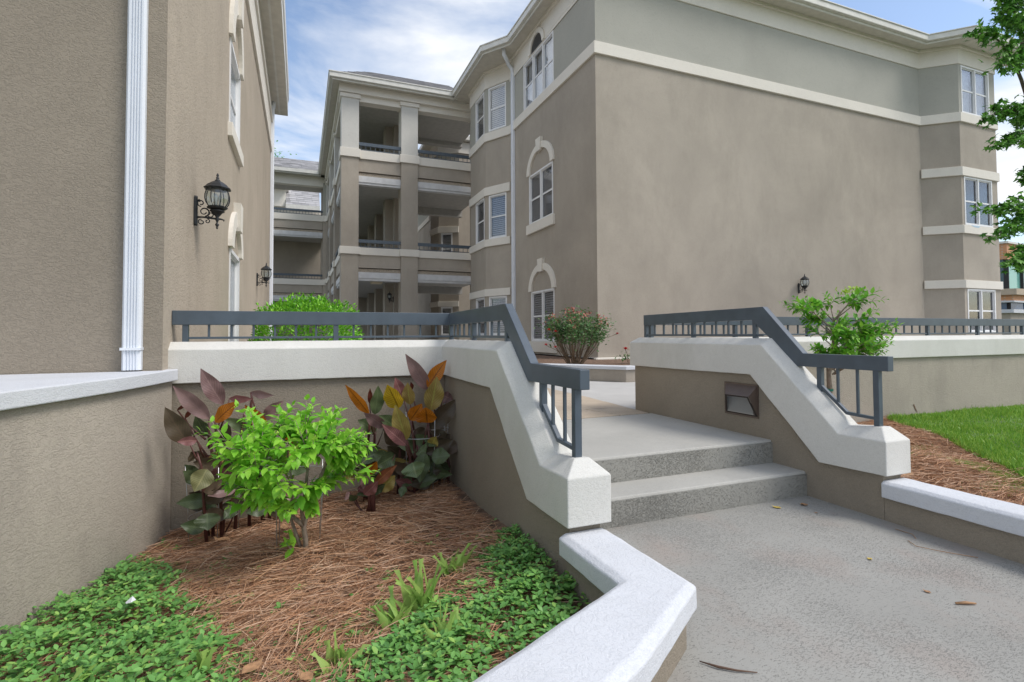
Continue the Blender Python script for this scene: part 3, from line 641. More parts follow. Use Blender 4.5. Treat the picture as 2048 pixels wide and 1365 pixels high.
# roofs
rf = obj('roof', MB().add([(5.7,9.7,9.68),(20.3,9.7,9.68),(17,12.5,10.9),(8.5,12.5,10.9),(5.7,18.2,9.68),(8.5,18.2,10.9)], [(0,1,2,3),(0,3,5,4)]), 'shingle', B)
shingles(B, (9,11.5,11.0),(16.4,11.5,11.0),(14.3,13.6,13.9),(9,13.6,13.9)); shingles(B, (16.4,11.5,11.0),(17.0,15,11.0),(14.3,14.8,13.9),(14.3,13.6,13.9))
shingles(B, (18.1,9.6,9.75),(20.3,9.6,9.75),(19.3,11.8,11.6),(18.9,11.8,11.6)); shingles(B, (17.3,10.6,9.9),(18.1,9.6,9.75),(18.9,11.8,11.6),(18.6,12.2,11.6))
# left face windows
window(B, FL, *W[0], 2, 'blind', dark=True); window(B, FL, *W[1], 2, 'blind', dark=True)
archtrim(B, FL, 2.90, 5.49, .86, .66, .84, n1=.05, kb=.11, kt=.16, kz=.12); archtrim(B, FL, 2.83, 2.18, .84, .64, .86, n1=.05, kb=.11, kt=.16, kz=.12)
obj('window_sill', MB().fb(FL, 2.04, 3.76, -.02, .07, 3.81, 4.075), 'trim', B, bev=.008); obj('window_sill', MB().fb(FL, 2.0, 3.66, -.02, .07, .50, .785), 'trim', B, bev=.008)
window(B, FL, *W3[0], 3, 'curtain')
F3 = Fr(6.01,10,0,1,-1)
ag = MB(); cz = 8.90; k = 16
ag.add([F3.p(3.03+math.cos(math.pi*i/k)*.38, .004, cz+math.sin(math.pi*i/k)*.40) for i in range(k+1)], [tuple(range(k+1))]); obj('arched_pane', ag, 'glassd', B)
ag = MB(); ag.add([F3.p(3.03+math.cos(math.pi*i/k)*.38, .002, cz+math.sin(math.pi*i/k)*.40) for i in range(k+1)], [tuple(range(k+1))]); obj('arched_blind', ag, 'dark', B)
ag = MB()
for i in range(k):
    t0, t1 = math.pi*i/k, math.pi*(i+1)/k; P = lambda t, r, n: F3.p(3.03+math.cos(t)*r, n, cz+math.sin(t)*r)
    ag.hexa([P(t0,.38,.04),P(t1,.38,.04),P(t1,.38,0),P(t0,.38,0),P(t0,.52,.04),P(t1,.52,.04),P(t1,.52,0),P(t0,.52,0)])
obj('window_arch', ag, 'trim', B)
# bays
def bay(par, seg, lev, wins, tan='tan_f', gray='gray_f'):
    for i, (p, q) in enumerate(zip(seg, seg[1:])):
        F = Fr(*p, q[0]-p[0], q[1]-p[1]); l = math.dist(p, q); holes = [(a,b,c,d) for a,b,c,d,*_ in wins.get(i, [])]
        obj('bay_wall', wall(MB(), F, 0, l, .29, 7.23, [h for h in holes if h[3] < 7.3], n=0), tan, par)
        obj('bay_upper_wall', wall(MB(), F, 0, l, 7.485, 8.965, [h for h in holes if h[3] > 7.3]), gray, par)
        for a,b,c,d,li,stl in wins.get(i, []): window(par, F, a, b, c, d, li, stl, dark=(d < 7.3))
    for z0, z1 in lev: pband('band', seg, z0, z1, .055, 'trim', par)
l1 = math.dist(LB[2], LB[3]); 
bw = {1: [(.10,1.0,z0,z1,1,'blind') for z0,z1 in ((.95,2.19),(4.04,5.44),(7.53,8.94))], 2: [(.14,.88,z0,z1,1,'blind') for z0,z1 in ((.95,2.19),(4.04,5.44),(7.53,8.94))]}
bw[1] = [(.60,1.50,*h[2:]) for h in bw[1]]
bay(B, LB, ((2.20,2.43),(3.80,4.03),(5.45,5.72)), bw)
bay(B, EB, ((2.28,2.52),(3.90,4.14),(5.61,5.87)), {1: [(.12,1.52,.98,2.26,2,'none'),(.12,1.52,4.16,5.60,2,'none'),(.12,1.52,7.51,8.94,2,'curtain')]})
obj('paint_smear', MB().add([Fr(*EB[1],1,0).p(u,.0575,z) for u,z in ((.3,4.145),(.75,4.145),(.7,4.09),(.45,4.10))], [(0,1,2,3)]), 'bluepaint', B)
obj('side_wall', MB().box(20.3,10.0,.29,20.45,22,9.5), 'tan_f', B); obj('base_ledge', MB().box(5.95,9.90,.29,17.3,9.998,.47), 'trim', B, bev=.02); obj('base_ledge', MB().box(5.93,9.90,.29,5.948,15.0,.46).box(5.93,10.0,.29,6.038,15.0,.46), 'trim', B)
d_ = spout(B, 6.035, 14.78, .3, 9.0, .13, 'nx', .09); obj('elbow', MB().tube([(5.99,14.78,8.97),(5.98,14.78,9.12),(5.86,14.78,9.25),(5.72,14.6,9.30),(5.60,14.5,9.38),(5.58,14.45,9.52)], .062, 8), 'pipe', d_, smooth=True)
for z in (2.9, 6.2): obj('bracket', MB().box(5.94,14.71,z,6.035,14.85,z+.02), 'pipe', d_)
d_ = spout(B, 20.10, 9.62, .3, 9.2, .12, 'y', .08)

# ================================================================== BREEZEWAY BUILDING
K = thing('breezeway_building', 'three storey open breezeway with square columns between the two apartment buildings', 'building', (3.5,18.5,.29))
def lantern_at(*a): pass
Y0 = 18.5
LV = [(7.05,7.34),(3.73,3.98)]
def column(x0, y0, x1, y1, name='column'):
    c = obj(name, MB().box(x0,y0,.29,x1,y1,7.06), 'tan_f', K); obj('upper_shaft', MB().box(x0,y0,7.06,x1,y1,9.12), 'shaft', c)
    for z0, z1 in LV: obj('collar', MB().box(x0-.05,y0-.05,z0,x1+.05,y1+.05,z1), 'trim', c, bev=.01)
    obj('capital', MB().box(x0-.05,y0-.05,9.08,x1+.05,y1+.05,9.22), 'trim', c, bev=.01)
column(1.24,18.5,1.81,19.07); column(3.255,18.5,3.84,19.07); column(5.95,18.55,6.5,19.07)
for y in (22.3,26.0,29.6): column(1.24,y,1.75,y+.5)
def balcony(par, x0, y0, x1, y1, zs, far=False):       # spandrel pieces along a front: levels of sill
    dx_, dy_ = x1-x0, y1-y0; F = Fr(x0,y0,dx_,dy_); l = math.hypot(dx_,dy_)
    for z0, z1 in zs:
        obj('sill', MB().fb(F, 0, l, -.30, 0, z0, z1), 'trim', par)
        obj('spandrel', MB().fb(F, 0, l, -.30, -.05, z0-.44, z0), 'tan_f', par)
        obj('mortar_strip', MB().fb(F, 0, l, -.30, -.10, z0-.58, z0-.47), 'rust', par)
        obj('beam_fascia', MB().fb(F, 0, l, -.30, -.04, z0-.80, z0-.59), 'fascia', par); obj('beam_trim', MB().fb(F, 0, l, -.30, -.07, z0-.88, z0-.803), 'fascia', par)
        g = obj('guard_rail', MB().fb(F, 0, l, -.085, -.02, z1+.17, z1+.28), 'rail', par)
        obj('lower_bar', MB().fb(F, 0, l, -.065, -.04, z1+.02, z1+.045), 'rail', g)
        n = int(l/.155)
        for i in range(n): 
            u = l*(i+.5)/n; obj('baluster', MB().fb(F, u-.009, u+.009, -.062, -.044, z1+.04, z1+.175), 'rail', g)
zs = LV
for a, b in ((1.812,3.253),(3.842,5.948)):
    balcony(K, a, Y0+.06, b, Y0+.06, zs)
    obj('beam', MB().box(a,Y0+.05,9.04-.02,b,Y0+.4,9.36), 'trim', K)
for a, b in ((19.08,22.29),(22.81,25.99),(26.51,29.59)):
    balcony(K, 1.27, b, 1.27, a, zs)
    obj('beam', MB().box(1.26,a,9.02,1.6,b,9.36), 'trim', K)
obj('frieze', MB().box(1.15,18.40,9.23,6.0,18.6,9.50), 'trim', K); obj('frieze', MB().box(1.15,18.60,9.23,1.35,30,9.50), 'trim', K)
for z in (3.0, 6.30): obj('floor_slab', MB().prism([(1.5,18.95,z),(6.4,18.95,z),(6.4,21.9,z),(3.55,21.9,z),(3.55,30,z),(1.5,30,z)], (0,0,.35)), 'ceil', K)
obj('ceiling', MB().prism([(1.3,18.8,9.20),(6.4,18.8,9.20),(6.4,21.9,9.20),(3.55,21.9,9.20),(3.55,30,9.20),(1.3,30,9.20)], (0,0,.05)), 'ceil', K)
ev = [(.91,30),(.91,18.10),(5.2,18.10)]
obj('soffit', MB().box(.92,18.12,9.505,6.0,18.8,9.53).box(.92,18.8,9.505,1.5,30,9.53), 'soffit', K)
pband('fascia', ev, 9.44, 9.52, 0, 'gutter', K, ins=.03); pband('gutter', ev, 9.50, 9.66, .09, 'gutter', K, bev=.012); pband('gutter_lip', ev, 9.655, 9.69, .115, 'gutter', K)
shingles(K, (.95,18.12,9.70),(5.6,18.12,9.70),(5.9,22.0,11.80),(2.6,22.0,11.80)); shingles(K, (.93,29.5,9.70),(.95,18.12,9.70),(2.6,22.0,11.80),(2.6,29.5,11.80))
# interior walls of the corridor
obj('end_wall', MB().box(1.76,29.7,.29,3.349,29.9,9.2), 'tan_f', K)
obj('corridor_wall', MB().box(3.35,20.6,.29,3.55,29.9,9.2), 'tan_f', K)
for y in (20.9,23.6,26.2): obj('pier', MB().box(3.05,y,.29,3.349,y+.55,9.2), 'tan_f', K)
obj('door_trim', MB().box(3.325,22.2,4.0,3.349,22.32,6.1).box(3.325,23.1,4.0,3.349,23.22,6.1), 'vinyl', K)
obj('door_trim', MB().box(3.325,21.9,2.0,3.349,22.05,2.35), 'vinyl', K)
obj('ceiling_light', MB().box(2.35,19.4,2.84,2.75,19.8,2.99), 'lightbox', K, bev=.03)
obj('cross_beam', MB().box(3.56,21.6,6.02,6.4,21.9,6.30), 'ceil', K); obj('cross_beam', MB().box(3.56,21.6,2.7,6.4,21.9,3.0), 'ceil', K); obj('cross_beam', MB().box(3.56,21.6,9.04,6.4,21.9,9.199), 'ceil', K)
# far wing seen between the buildings
Q = thing('breezeway_wing', 'far end of the open walkways behind the hedge, with shingled roof, left of the columns', 'building', (-.5,30,.29))
L2 = [(7.10,7.42),(3.66,3.96)]
for x0, x1 in ((-5.0,-4.4),(1.08,1.30)):
    c = obj('column', MB().box(x0,30,.29,x1,30.5,7.1), 'tan_f', Q); obj('upper_shaft', MB().box(x0,30,7.1,x1,30.5,9.2), 'gray_f', c)
    for z0, z1 in L2: obj('collar', MB().box(x0-.03,29.95,z0,x1+.03,30.55,z1), 'trim', c)
balcony(Q, -4.39, 30.05, 1.07, 30.05, L2)
obj('beam', MB().box(-5,30.02,9.0,1.3,30.4,9.50), 'trim', Q)
obj('ceiling', MB().box(-5,30.41,9.0,1.3,31.4,9.05), 'ceil', Q)
for z in (3.0,6.35): obj('floor_slab', MB().box(-5,30.35,z,1.3,32.6,z+.3), 'ceil', Q)
obj('back_wall', MB().box(-5,32.6,.29,1.3,32.8,6.64), 'tan_f', Q); obj('back_parapet', MB().box(-5,31.9,6.66,1.3,32.1,7.95), 'trim', Q)
obj('side_wall', MB().box(1.02,30.51,.29,1.2,31.4,8.99), 'tan_f', Q)
ev = [(-5.5,29.55),(.95,29.55)]
pband('fascia', ev, 9.44, 9.52, 0, 'gutter', Q, ins=.03); pband('gutter', ev, 9.50, 9.68, .09, 'gutter', Q)
obj('soffit', MB().box(-5.5,29.56,9.505,1.2,30.05,9.53), 'soffit', Q)
shingles(Q, (-5.5,29.5,9.70),(1.0,29.5,9.70),(1.0,32.0,10.95),(-5.5,32.0,10.95), course=.21, tab=.42)
# lower roof seen through the top opening
T = thing('rear_building', 'small shingled roof with cream eave glimpsed through the top left opening', 'building', (-.5,39,.29))
obj('wall', MB().box(-6,40,.29,2.4,46,9.9), 'trim', T); obj('fascia', MB().box(-1.0,38.9,9.65,1.2,39.05,9.95), 'gutter', T)
shingles(T, (-1.0,39.0,9.96),(1.2,39.0,9.96),(1.2,42,12.4),(-1.0,42,12.4), course=.28, tab=.55); obj('gable', MB().box(-6.5,39.6,9.91,-1.02,42,11.7), 'trim', T); obj('eave', MB().box(-6.5,38.9,11.15,-.85,42,11.4), 'gutter', T)
# building seen through the right bay of the breezeway
G = thing('rear_apartment', 'tan apartment wall with a bay window seen through the right openings of the breezeway', 'building', (7,27,.29))
gp = [(6.85,40),(6.53,28.2),(5.47,23.5)]; gb = [(5.47,23.5),(5.62,22.6),(6.40,22.15)]
obj('wall', wall(MB(), Fr(*gp[0],gp[1][0]-gp[0][0],gp[1][1]-gp[0][1]), 0, 11.8, .29, 7.22), 'tan_f', G); obj('upper_wall', wall(MB(), Fr(*gp[0],gp[1][0]-gp[0][0],gp[1][1]-gp[0][1]), 0, 11.8, 7.22, 9.5), 'gray_f', G)
obj('side_wall', wall(MB(), Fr(*gp[1],gp[2][0]-gp[1][0],gp[2][1]-gp[1][1]), 0, 4.82, .29, 9.5), 'tan_f', G)
bay(G, gb, ((2.20,2.43),(3.80,4.03),(5.45,5.72)), {1: [(.10,.62,z0,z1,1,'blind') for z0,z1 in ((.95,2.19),(4.04,5.44))]})
obj('wall', MB().box(6.40,22.16,.29,9.5,22.4,9.5), 'tan_f', G)
pband('band', gp[:2], 7.22, 7.49, .05, 'trim', G); pband('band', gb, 7.22, 7.49, .056, 'trim', G)
pband('frieze', [gp[0],gp[1],gp[2],gb[1],gb[2],(9.5,22.15)], 8.96, 9.45, .04, 'trim', G)
ge = [(5.55,40),(5.3,28.6),(5.16,23.6),(5.12,21.98),(9.5,21.96)]
pband('gutter', ge, 9.50, 9.68, .09, 'gutter', G); obj('soffit', MB().add([(x,y,9.50) for x,y in ge]+[(9.5,40,9.50)], [tuple(range(6))]), 'soffit', G)
obj('roof', MB().add([(x,y,9.69) for x,y in ge]+[(9.5,40,12)], [(0,1,2,3,4,5)]), 'shingle', G)

# ================================================================== BRICK OFFICE BLOCK (far right)
O = thing('office_building', 'orange brick building with green glass windows beyond the right end of the apartments', 'building', (41.2,19,0))
c0 = (41.2,19.0); pl_ = [(36.5,25.5),c0,(62,21)]
def seg(name, z0, z1, n, mat, ins=.02): pband(name, pl_, z0, z1, n, mat, O, bev=0, ins=ins)
seg('parapet_cap', 6.55, 6.68, .1, 'gutter'); seg('brick_band', 5.55, 6.55, 0, 'brick', .4)
seg('ledge', 3.28, 3.66, .5, 'slab', .4); seg('brick_band', 2.93, 3.28, .3, 'brick', .5); seg('ledge', 2.82, 2.93, .35, 'whiteb', .4); seg('sill', 2.16, 2.38, .3, 'whiteb', .4); seg('base_wall', -.6, 2.16, .1, 'tan_low', .4)
for i, (p, q) in enumerate(zip(pl_, pl_[1:])):
    F = Fr(*p, q[0]-p[0], q[1]-p[1]); l = math.dist(p, q); u = 0 if i else l-5.6; k = 0; stp = 2.1 if i else 1.85
    while u < l-.2:
        b = min(l, u+stp)
        obj('window_pane', MB().fb(F, u+.06, b-.06, -.2, -.1, 3.68, 5.53), 'green_glass' if i else 'blue_glass', O); obj('mullion', MB().fb(F, u-.06 if u > 0 else u, u+.06, -.2, .05, 3.67, 5.54), 'dark', O)
        obj('window_pane', MB().fb(F, u+.05, b-.05, -.1, .05, 2.39, 2.81), 'redglass', O); obj('mullion', MB().fb(F, u-.05 if u > 0 else u, u+.05, -.1, .1, 2.385, 2.815), 'dark', O)
        u = b; k += 1
    obj('core_wall', MB().fb(F, 0, l, -1.2, -.9, -.6, 6.5), 'dark', O)

# ================================================================== PLANTER WALL
PW = thing('planter', 'low tan planter wall with white cap holding the rose bush at the building corner', 'planter', (4.5,6.8,.29))
pp = [(3.35,13.0),(3.35,8.15),(4.50,6.66),(12,6.66)]
pband('planter_wall', pp, .27, .455, 0, 'tan_low', PW, ins=.22); pband('planter_cap', pp, .455, .505, .03, 'whiteb', PW, ins=.25)
obj('soil', MB().prism([(3.5,13,.3),(3.5,8.2,.3),(4.6,6.8,.3),(12,6.8,.3),(12,9.9,.3),(5.94,9.9,.3),(5.94,13,.3)], (0,0,.13)), 'soil', PW)

# ================================================================== LANTERNS
LN = []
def lantern(label, loc, rz, s=1.0):
    t = thing('wall_lantern', label, 'wall lantern', (0,0,0), 'black wall lanterns')
    o_ = lambda n, mb, m, p=t, **k: obj(n, mb, m, p, **k)
    pl = MB(); z_ = [(-.13,.012),(-.12,.022),(-.08,.028),(.08,.028),(.115,.022),(.13,.010)]
    pl.loft([[(-w_,0,z),(-w_,.014,z),(-w_*.5,.024,z),(w_*.5,.024,z),(w_,.014,z),(w_,0,z)] for z, w_ in z_]); o_('back_plate', pl, 'iron')
    ar = MB(); C = .175
    ar.tube([(0,.02,-.055),(0,.06,-.052),(0,.12,-.056),(0,C,-.060),(0,C+.03,-.060),(0,C+.055,-.068),(0,C+.05,-.08)], [.009,.008,.009,.010,.008,.007,.004], 6)
    def scroll(cy, cz, r, a0, turns, sgn=1):
        k = 16; return [(0, cy+r*(1-.62*i/k)*math.cos(a0+sgn*turns*2*math.pi*i/k), cz+r*(1-.62*i/k)*math.sin(a0+sgn*turns*2*math.pi*i/k)) for i in range(k+1)]
    ar.tube(scroll(.075,-.005,.042,R(-80),1.2), [.007]*8+[.005]*9, 5); ar.tube(scroll(.050,.070,.030,R(-90),1.1,-1), .0055, 5)
    ar.tube(scroll(.125,-.025,.026,R(200),1.0), .005, 5); ar.tube(scroll(.055,-.095,.026,R(90),1.1), .005, 5); ar.tube(scroll(.10,-.085,.020,R(90),1.0,-1), .0045, 5)
    ar.tube([(0,.02,.09),(0,.04,.10),(0,.045,.085),(0,.035,.08)], .005, 5)
    o_('scroll_arm', ar, 'iron', smooth=True)
    c = (0,C,0)
    o_('bottom_finial', MB().lathe([(.004,-.150),(.010,-.140),(.006,-.130),(.014,-.118),(.016,-.108),(.006,-.095),(.010,-.080),(.020,-.060),(.012,-.045),(.040,-.008),(.058,.004),(.060,.012),(.030,.020)], c, 10), 'iron', smooth=True)
    o_('lower_ring', MB().lathe([(.050,.018),(.078,.030),(.084,.042),(.074,.048),(.055,.040)], c, 8), 'iron')
    prof = [(.068,.045),(.088,.075),(.098,.110),(.097,.145),(.086,.185),(.078,.200)]
    gl = MB(); gl.lathe(prof, c, 8, R(22.5)); gl.f = [f for f in gl.f if len(f) == 4]; o_('glass_globe', gl, 'lglass')
    for k in range(8):
        a = R(22.5+45*k); rbm = MB().tube([(c[0]+(r+.002)*math.cos(a), c[1]+(r+.002)*math.sin(a), z) for r, z in prof], .0042, 5); o_('rib', rbm, 'iron', smooth=True)
    o_('lamp_roof', MB().lathe([(.080,.196),(.108,.200),(.112,.208),(.098,.218),(.080,.238),(.048,.262),(.030,.272),(.012,.275)], c, 8, R(22.5)), 'iron')
    o_('finial', MB().lathe([(.026,.272),(.020,.284),(.010,.292),(.014,.300),(.013,.306),(.007,.312),(.011,.322),(.009,.334),(.003,.345)], c, 10), 'iron', smooth=True)
    for q in (-.022,.022,0): o_('candle', MB().lathe([(.008,.04),(.008,.10),(.010,.105),(.014,.125),(.004,.155)], (q,C+(.02 if q == 0 else -.01),0), 8), 'bulb', smooth=True)
    t.location = loc; t.rotation_euler = (0,0,rz); t.scale = (s,s,s); return t
def lantern_copy(src, label, loc, rz, s=1.0):
    c = src.copy(); COL.objects.link(c); c.location = loc; c.rotation_euler = (0,0,rz); c.scale = (s,s,s); c['label'] = label
    for ch in src.children:
        d = ch.copy(); COL.objects.link(d); d.parent = c
    return c
ln = lantern('large black scrolled wall lantern nearest on the left building', (-.758,4.60,1.950), R(-90), .88)
lantern_copy(ln, 'smaller looking black scrolled lantern further along the left building near its end', (-.758,10.72,2.02), R(-90), .92)
lantern_copy(ln, 'black wall lantern alone on the long blank wall above the young tree', (12.13,9.998,2.16), R(180), 1.05)
lantern_copy(ln, 'small black lantern on the inner column of the ground floor breezeway', (3.335,20.6,2.35), R(90), .9)

# ================================================================== RED LEAVED PLANTS (cannas)
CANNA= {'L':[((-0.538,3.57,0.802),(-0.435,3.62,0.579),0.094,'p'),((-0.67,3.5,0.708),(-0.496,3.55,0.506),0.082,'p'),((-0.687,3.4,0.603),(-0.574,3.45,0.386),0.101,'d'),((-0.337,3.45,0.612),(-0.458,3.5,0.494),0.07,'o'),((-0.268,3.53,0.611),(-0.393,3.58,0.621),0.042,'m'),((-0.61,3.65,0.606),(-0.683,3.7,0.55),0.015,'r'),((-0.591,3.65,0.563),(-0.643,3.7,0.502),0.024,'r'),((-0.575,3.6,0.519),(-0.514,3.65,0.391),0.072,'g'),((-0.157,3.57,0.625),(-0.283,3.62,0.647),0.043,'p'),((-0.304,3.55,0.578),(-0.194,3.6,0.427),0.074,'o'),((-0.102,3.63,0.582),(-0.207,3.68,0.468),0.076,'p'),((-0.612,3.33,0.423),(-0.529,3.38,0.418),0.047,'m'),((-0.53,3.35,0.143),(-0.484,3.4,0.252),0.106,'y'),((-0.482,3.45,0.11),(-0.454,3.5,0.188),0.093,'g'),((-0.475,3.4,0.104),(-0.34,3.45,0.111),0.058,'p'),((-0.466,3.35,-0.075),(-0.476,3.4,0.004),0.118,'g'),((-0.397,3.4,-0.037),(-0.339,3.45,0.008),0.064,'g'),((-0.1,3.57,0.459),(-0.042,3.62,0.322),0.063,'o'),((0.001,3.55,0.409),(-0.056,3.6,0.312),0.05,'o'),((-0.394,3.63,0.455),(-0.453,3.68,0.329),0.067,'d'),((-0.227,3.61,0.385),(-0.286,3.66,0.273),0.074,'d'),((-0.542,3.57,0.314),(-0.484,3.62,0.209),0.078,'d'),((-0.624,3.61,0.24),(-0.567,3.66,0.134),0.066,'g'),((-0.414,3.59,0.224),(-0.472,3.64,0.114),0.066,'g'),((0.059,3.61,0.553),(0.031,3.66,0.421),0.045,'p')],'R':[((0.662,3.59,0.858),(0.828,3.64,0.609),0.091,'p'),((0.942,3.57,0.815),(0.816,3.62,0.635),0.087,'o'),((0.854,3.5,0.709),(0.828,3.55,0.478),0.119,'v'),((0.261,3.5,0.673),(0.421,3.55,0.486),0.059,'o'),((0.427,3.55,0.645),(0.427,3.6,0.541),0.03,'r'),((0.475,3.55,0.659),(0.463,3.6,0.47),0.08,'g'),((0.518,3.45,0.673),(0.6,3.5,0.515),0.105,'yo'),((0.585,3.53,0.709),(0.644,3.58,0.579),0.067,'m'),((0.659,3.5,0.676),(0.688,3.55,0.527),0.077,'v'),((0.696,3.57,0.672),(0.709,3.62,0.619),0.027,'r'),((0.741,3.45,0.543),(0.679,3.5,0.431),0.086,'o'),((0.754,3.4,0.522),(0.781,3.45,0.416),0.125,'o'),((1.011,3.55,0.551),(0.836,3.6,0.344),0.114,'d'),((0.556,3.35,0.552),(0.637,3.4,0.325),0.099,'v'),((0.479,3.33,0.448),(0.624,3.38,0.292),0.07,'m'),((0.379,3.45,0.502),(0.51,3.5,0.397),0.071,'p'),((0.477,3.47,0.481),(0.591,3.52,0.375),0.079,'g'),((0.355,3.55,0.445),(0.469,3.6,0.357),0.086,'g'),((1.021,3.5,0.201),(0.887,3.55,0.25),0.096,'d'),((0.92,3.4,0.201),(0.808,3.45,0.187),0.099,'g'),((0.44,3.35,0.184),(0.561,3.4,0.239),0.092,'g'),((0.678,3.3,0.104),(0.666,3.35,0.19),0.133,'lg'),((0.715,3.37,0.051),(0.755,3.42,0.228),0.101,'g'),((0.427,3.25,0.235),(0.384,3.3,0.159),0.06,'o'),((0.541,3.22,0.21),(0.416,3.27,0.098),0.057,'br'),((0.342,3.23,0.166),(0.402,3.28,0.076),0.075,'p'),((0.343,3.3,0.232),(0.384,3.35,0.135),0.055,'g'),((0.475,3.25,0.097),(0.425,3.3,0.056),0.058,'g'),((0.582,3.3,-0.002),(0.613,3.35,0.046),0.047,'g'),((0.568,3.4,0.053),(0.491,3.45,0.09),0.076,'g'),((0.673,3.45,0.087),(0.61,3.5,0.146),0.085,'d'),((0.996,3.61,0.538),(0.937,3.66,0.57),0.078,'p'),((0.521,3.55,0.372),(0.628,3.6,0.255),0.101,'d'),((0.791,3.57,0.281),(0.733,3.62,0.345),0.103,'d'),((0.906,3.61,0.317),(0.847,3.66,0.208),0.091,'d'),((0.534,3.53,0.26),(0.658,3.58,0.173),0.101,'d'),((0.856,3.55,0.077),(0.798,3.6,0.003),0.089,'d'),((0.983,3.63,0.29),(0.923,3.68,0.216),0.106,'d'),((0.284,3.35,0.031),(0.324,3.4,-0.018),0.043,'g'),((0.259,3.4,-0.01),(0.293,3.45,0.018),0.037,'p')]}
STEMS= {'L':[[(-0.539,3.45,0.338),(-0.51,3.45,0.181),(-0.483,3.45,-0.033)],[(-0.489,3.55,0.424),(-0.476,3.55,0.181),(-0.466,3.55,-0.067)],[(-0.314,3.6,0.56),(-0.336,3.6,0.365),(-0.359,3.6,-0.053)],[(-0.281,3.62,0.644),(-0.28,3.62,0.568),(-0.283,3.62,0.296)],[(-0.458,3.5,0.494),(-0.43,3.5,0.333),(-0.416,3.5,-0.015)],[(-0.194,3.6,0.427),(-0.183,3.6,0.138),(-0.167,3.6,-0.047)]],'R':[[(0.637,3.45,0.316),(0.67,3.45,0.168),(0.706,3.45,-0.052)],[(0.796,3.5,0.41),(0.8,3.5,0.207),(0.776,3.5,-0.061)],[(0.875,3.6,0.342),(0.889,3.6,0.199),(0.903,3.6,-0.059)],[(0.393,3.3,0.158),(0.39,3.3,0.063),(0.396,3.3,-0.039)],[(0.425,3.3,0.089),(0.42,3.3,0.03),(0.42,3.3,-0.036)],[(0.425,3.58,0.482),(0.413,3.58,0.244),(0.392,3.58,-0.029)],[(0.609,3.55,0.508),(0.619,3.55,0.233),(0.603,3.55,-0.045)],[(0.679,3.5,0.431),(0.709,3.5,0.169),(0.729,3.5,-0.046)]]}
COVL=[(-0.745,3.40),(-0.596,3.19),(-0.44,2.83),(-0.36,2.575),(-0.26,2.355),(-0.16,2.114),(-0.10,1.80),(-.15,1.5),(-.7,1.2),(-1.7,1.3),(-1.5,2.05),(-1.3,2.56),(-1.15,2.84),(-1.0,3.10),(-.93,3.38)]
COVR=[(0.006,1.634),(0.065,1.807),(0.167,1.948),(0.294,2.12),(0.449,2.212),(0.577,2.135),(0.784,2.367),(0.95,2.55),(1.2,2.6),(1.3,1.8),(1.15,1.45),(.7,1.15),(.3,1.0),(-.1,1.1)]
TIPS=[(-0.397, 2.8, 0.597), (-0.294, 2.9, 0.648), (-0.22, 2.8, 0.633), (-0.093, 2.9, 0.636), (0.058, 2.85, 0.672), (0.147, 2.95, 0.603), (0.236, 2.8, 0.613), (0.373, 2.8, 0.487), (0.386, 2.9, 0.37), (0.329, 2.85, 0.295), (0.136, 2.7, 0.326), (0.094, 2.75, 0.173), (-0.028, 2.6, 0.233), (-0.121, 2.6, 0.266), (-0.209, 2.7, 0.282), (-0.311, 2.8, 0.232), (-0.327, 2.75, 0.361), (-0.358, 2.75, 0.466), (-0.248, 2.65, 0.555), (-0.18, 2.55, 0.481), (-0.082, 2.6, 0.551), (0.001, 2.5, 0.497), (0.085, 2.55, 0.525), (0.201, 2.65, 0.497), (0.275, 2.7, 0.433), (0.001, 2.75, 0.59), (-0.152, 2.75, 0.577), (0.114, 2.75, 0.559), (-0.058, 2.5, 0.395), (0.045, 2.6, 0.337), (0.228, 3.0, 0.323), (-0.098, 3.1, 0.385), (0.077, 3.1, 0.506), (-0.239, 3.05, 0.458), (-0.041, 2.85, -0.023), (-0.032, 3.0, -0.027), (-0.159, 2.55, 0.371), (-0.256, 2.65, 0.422), (0.178, 2.65, 0.57), (0.288, 2.95, 0.462)]
CRP=[(4.407, 3.35, 0.238), (4.434, 3.35, 0.483), (4.42, 3.35, 0.618), (4.448, 3.35, 0.707), (4.472, 3.35, 0.842), (4.079, 3.35, 1.288), (4.39, 3.35, 1.294), (4.653, 3.35, 1.368), (4.789, 3.35, 1.386), (4.953, 3.35, 1.187), (5.163, 3.35, 1.118), (5.377, 3.35, 1.012), (5.125, 3.35, 1.07), (4.189, 3.35, 0.891), (4.257, 3.35, 1.068), (4.802, 3.35, 0.814), (4.568, 3.35, 0.795), (4.71, 3.35, 1.069), (4.323, 3.35, 1.18), (4.842, 3.35, 0.976), (5.047, 3.35, 0.88)]
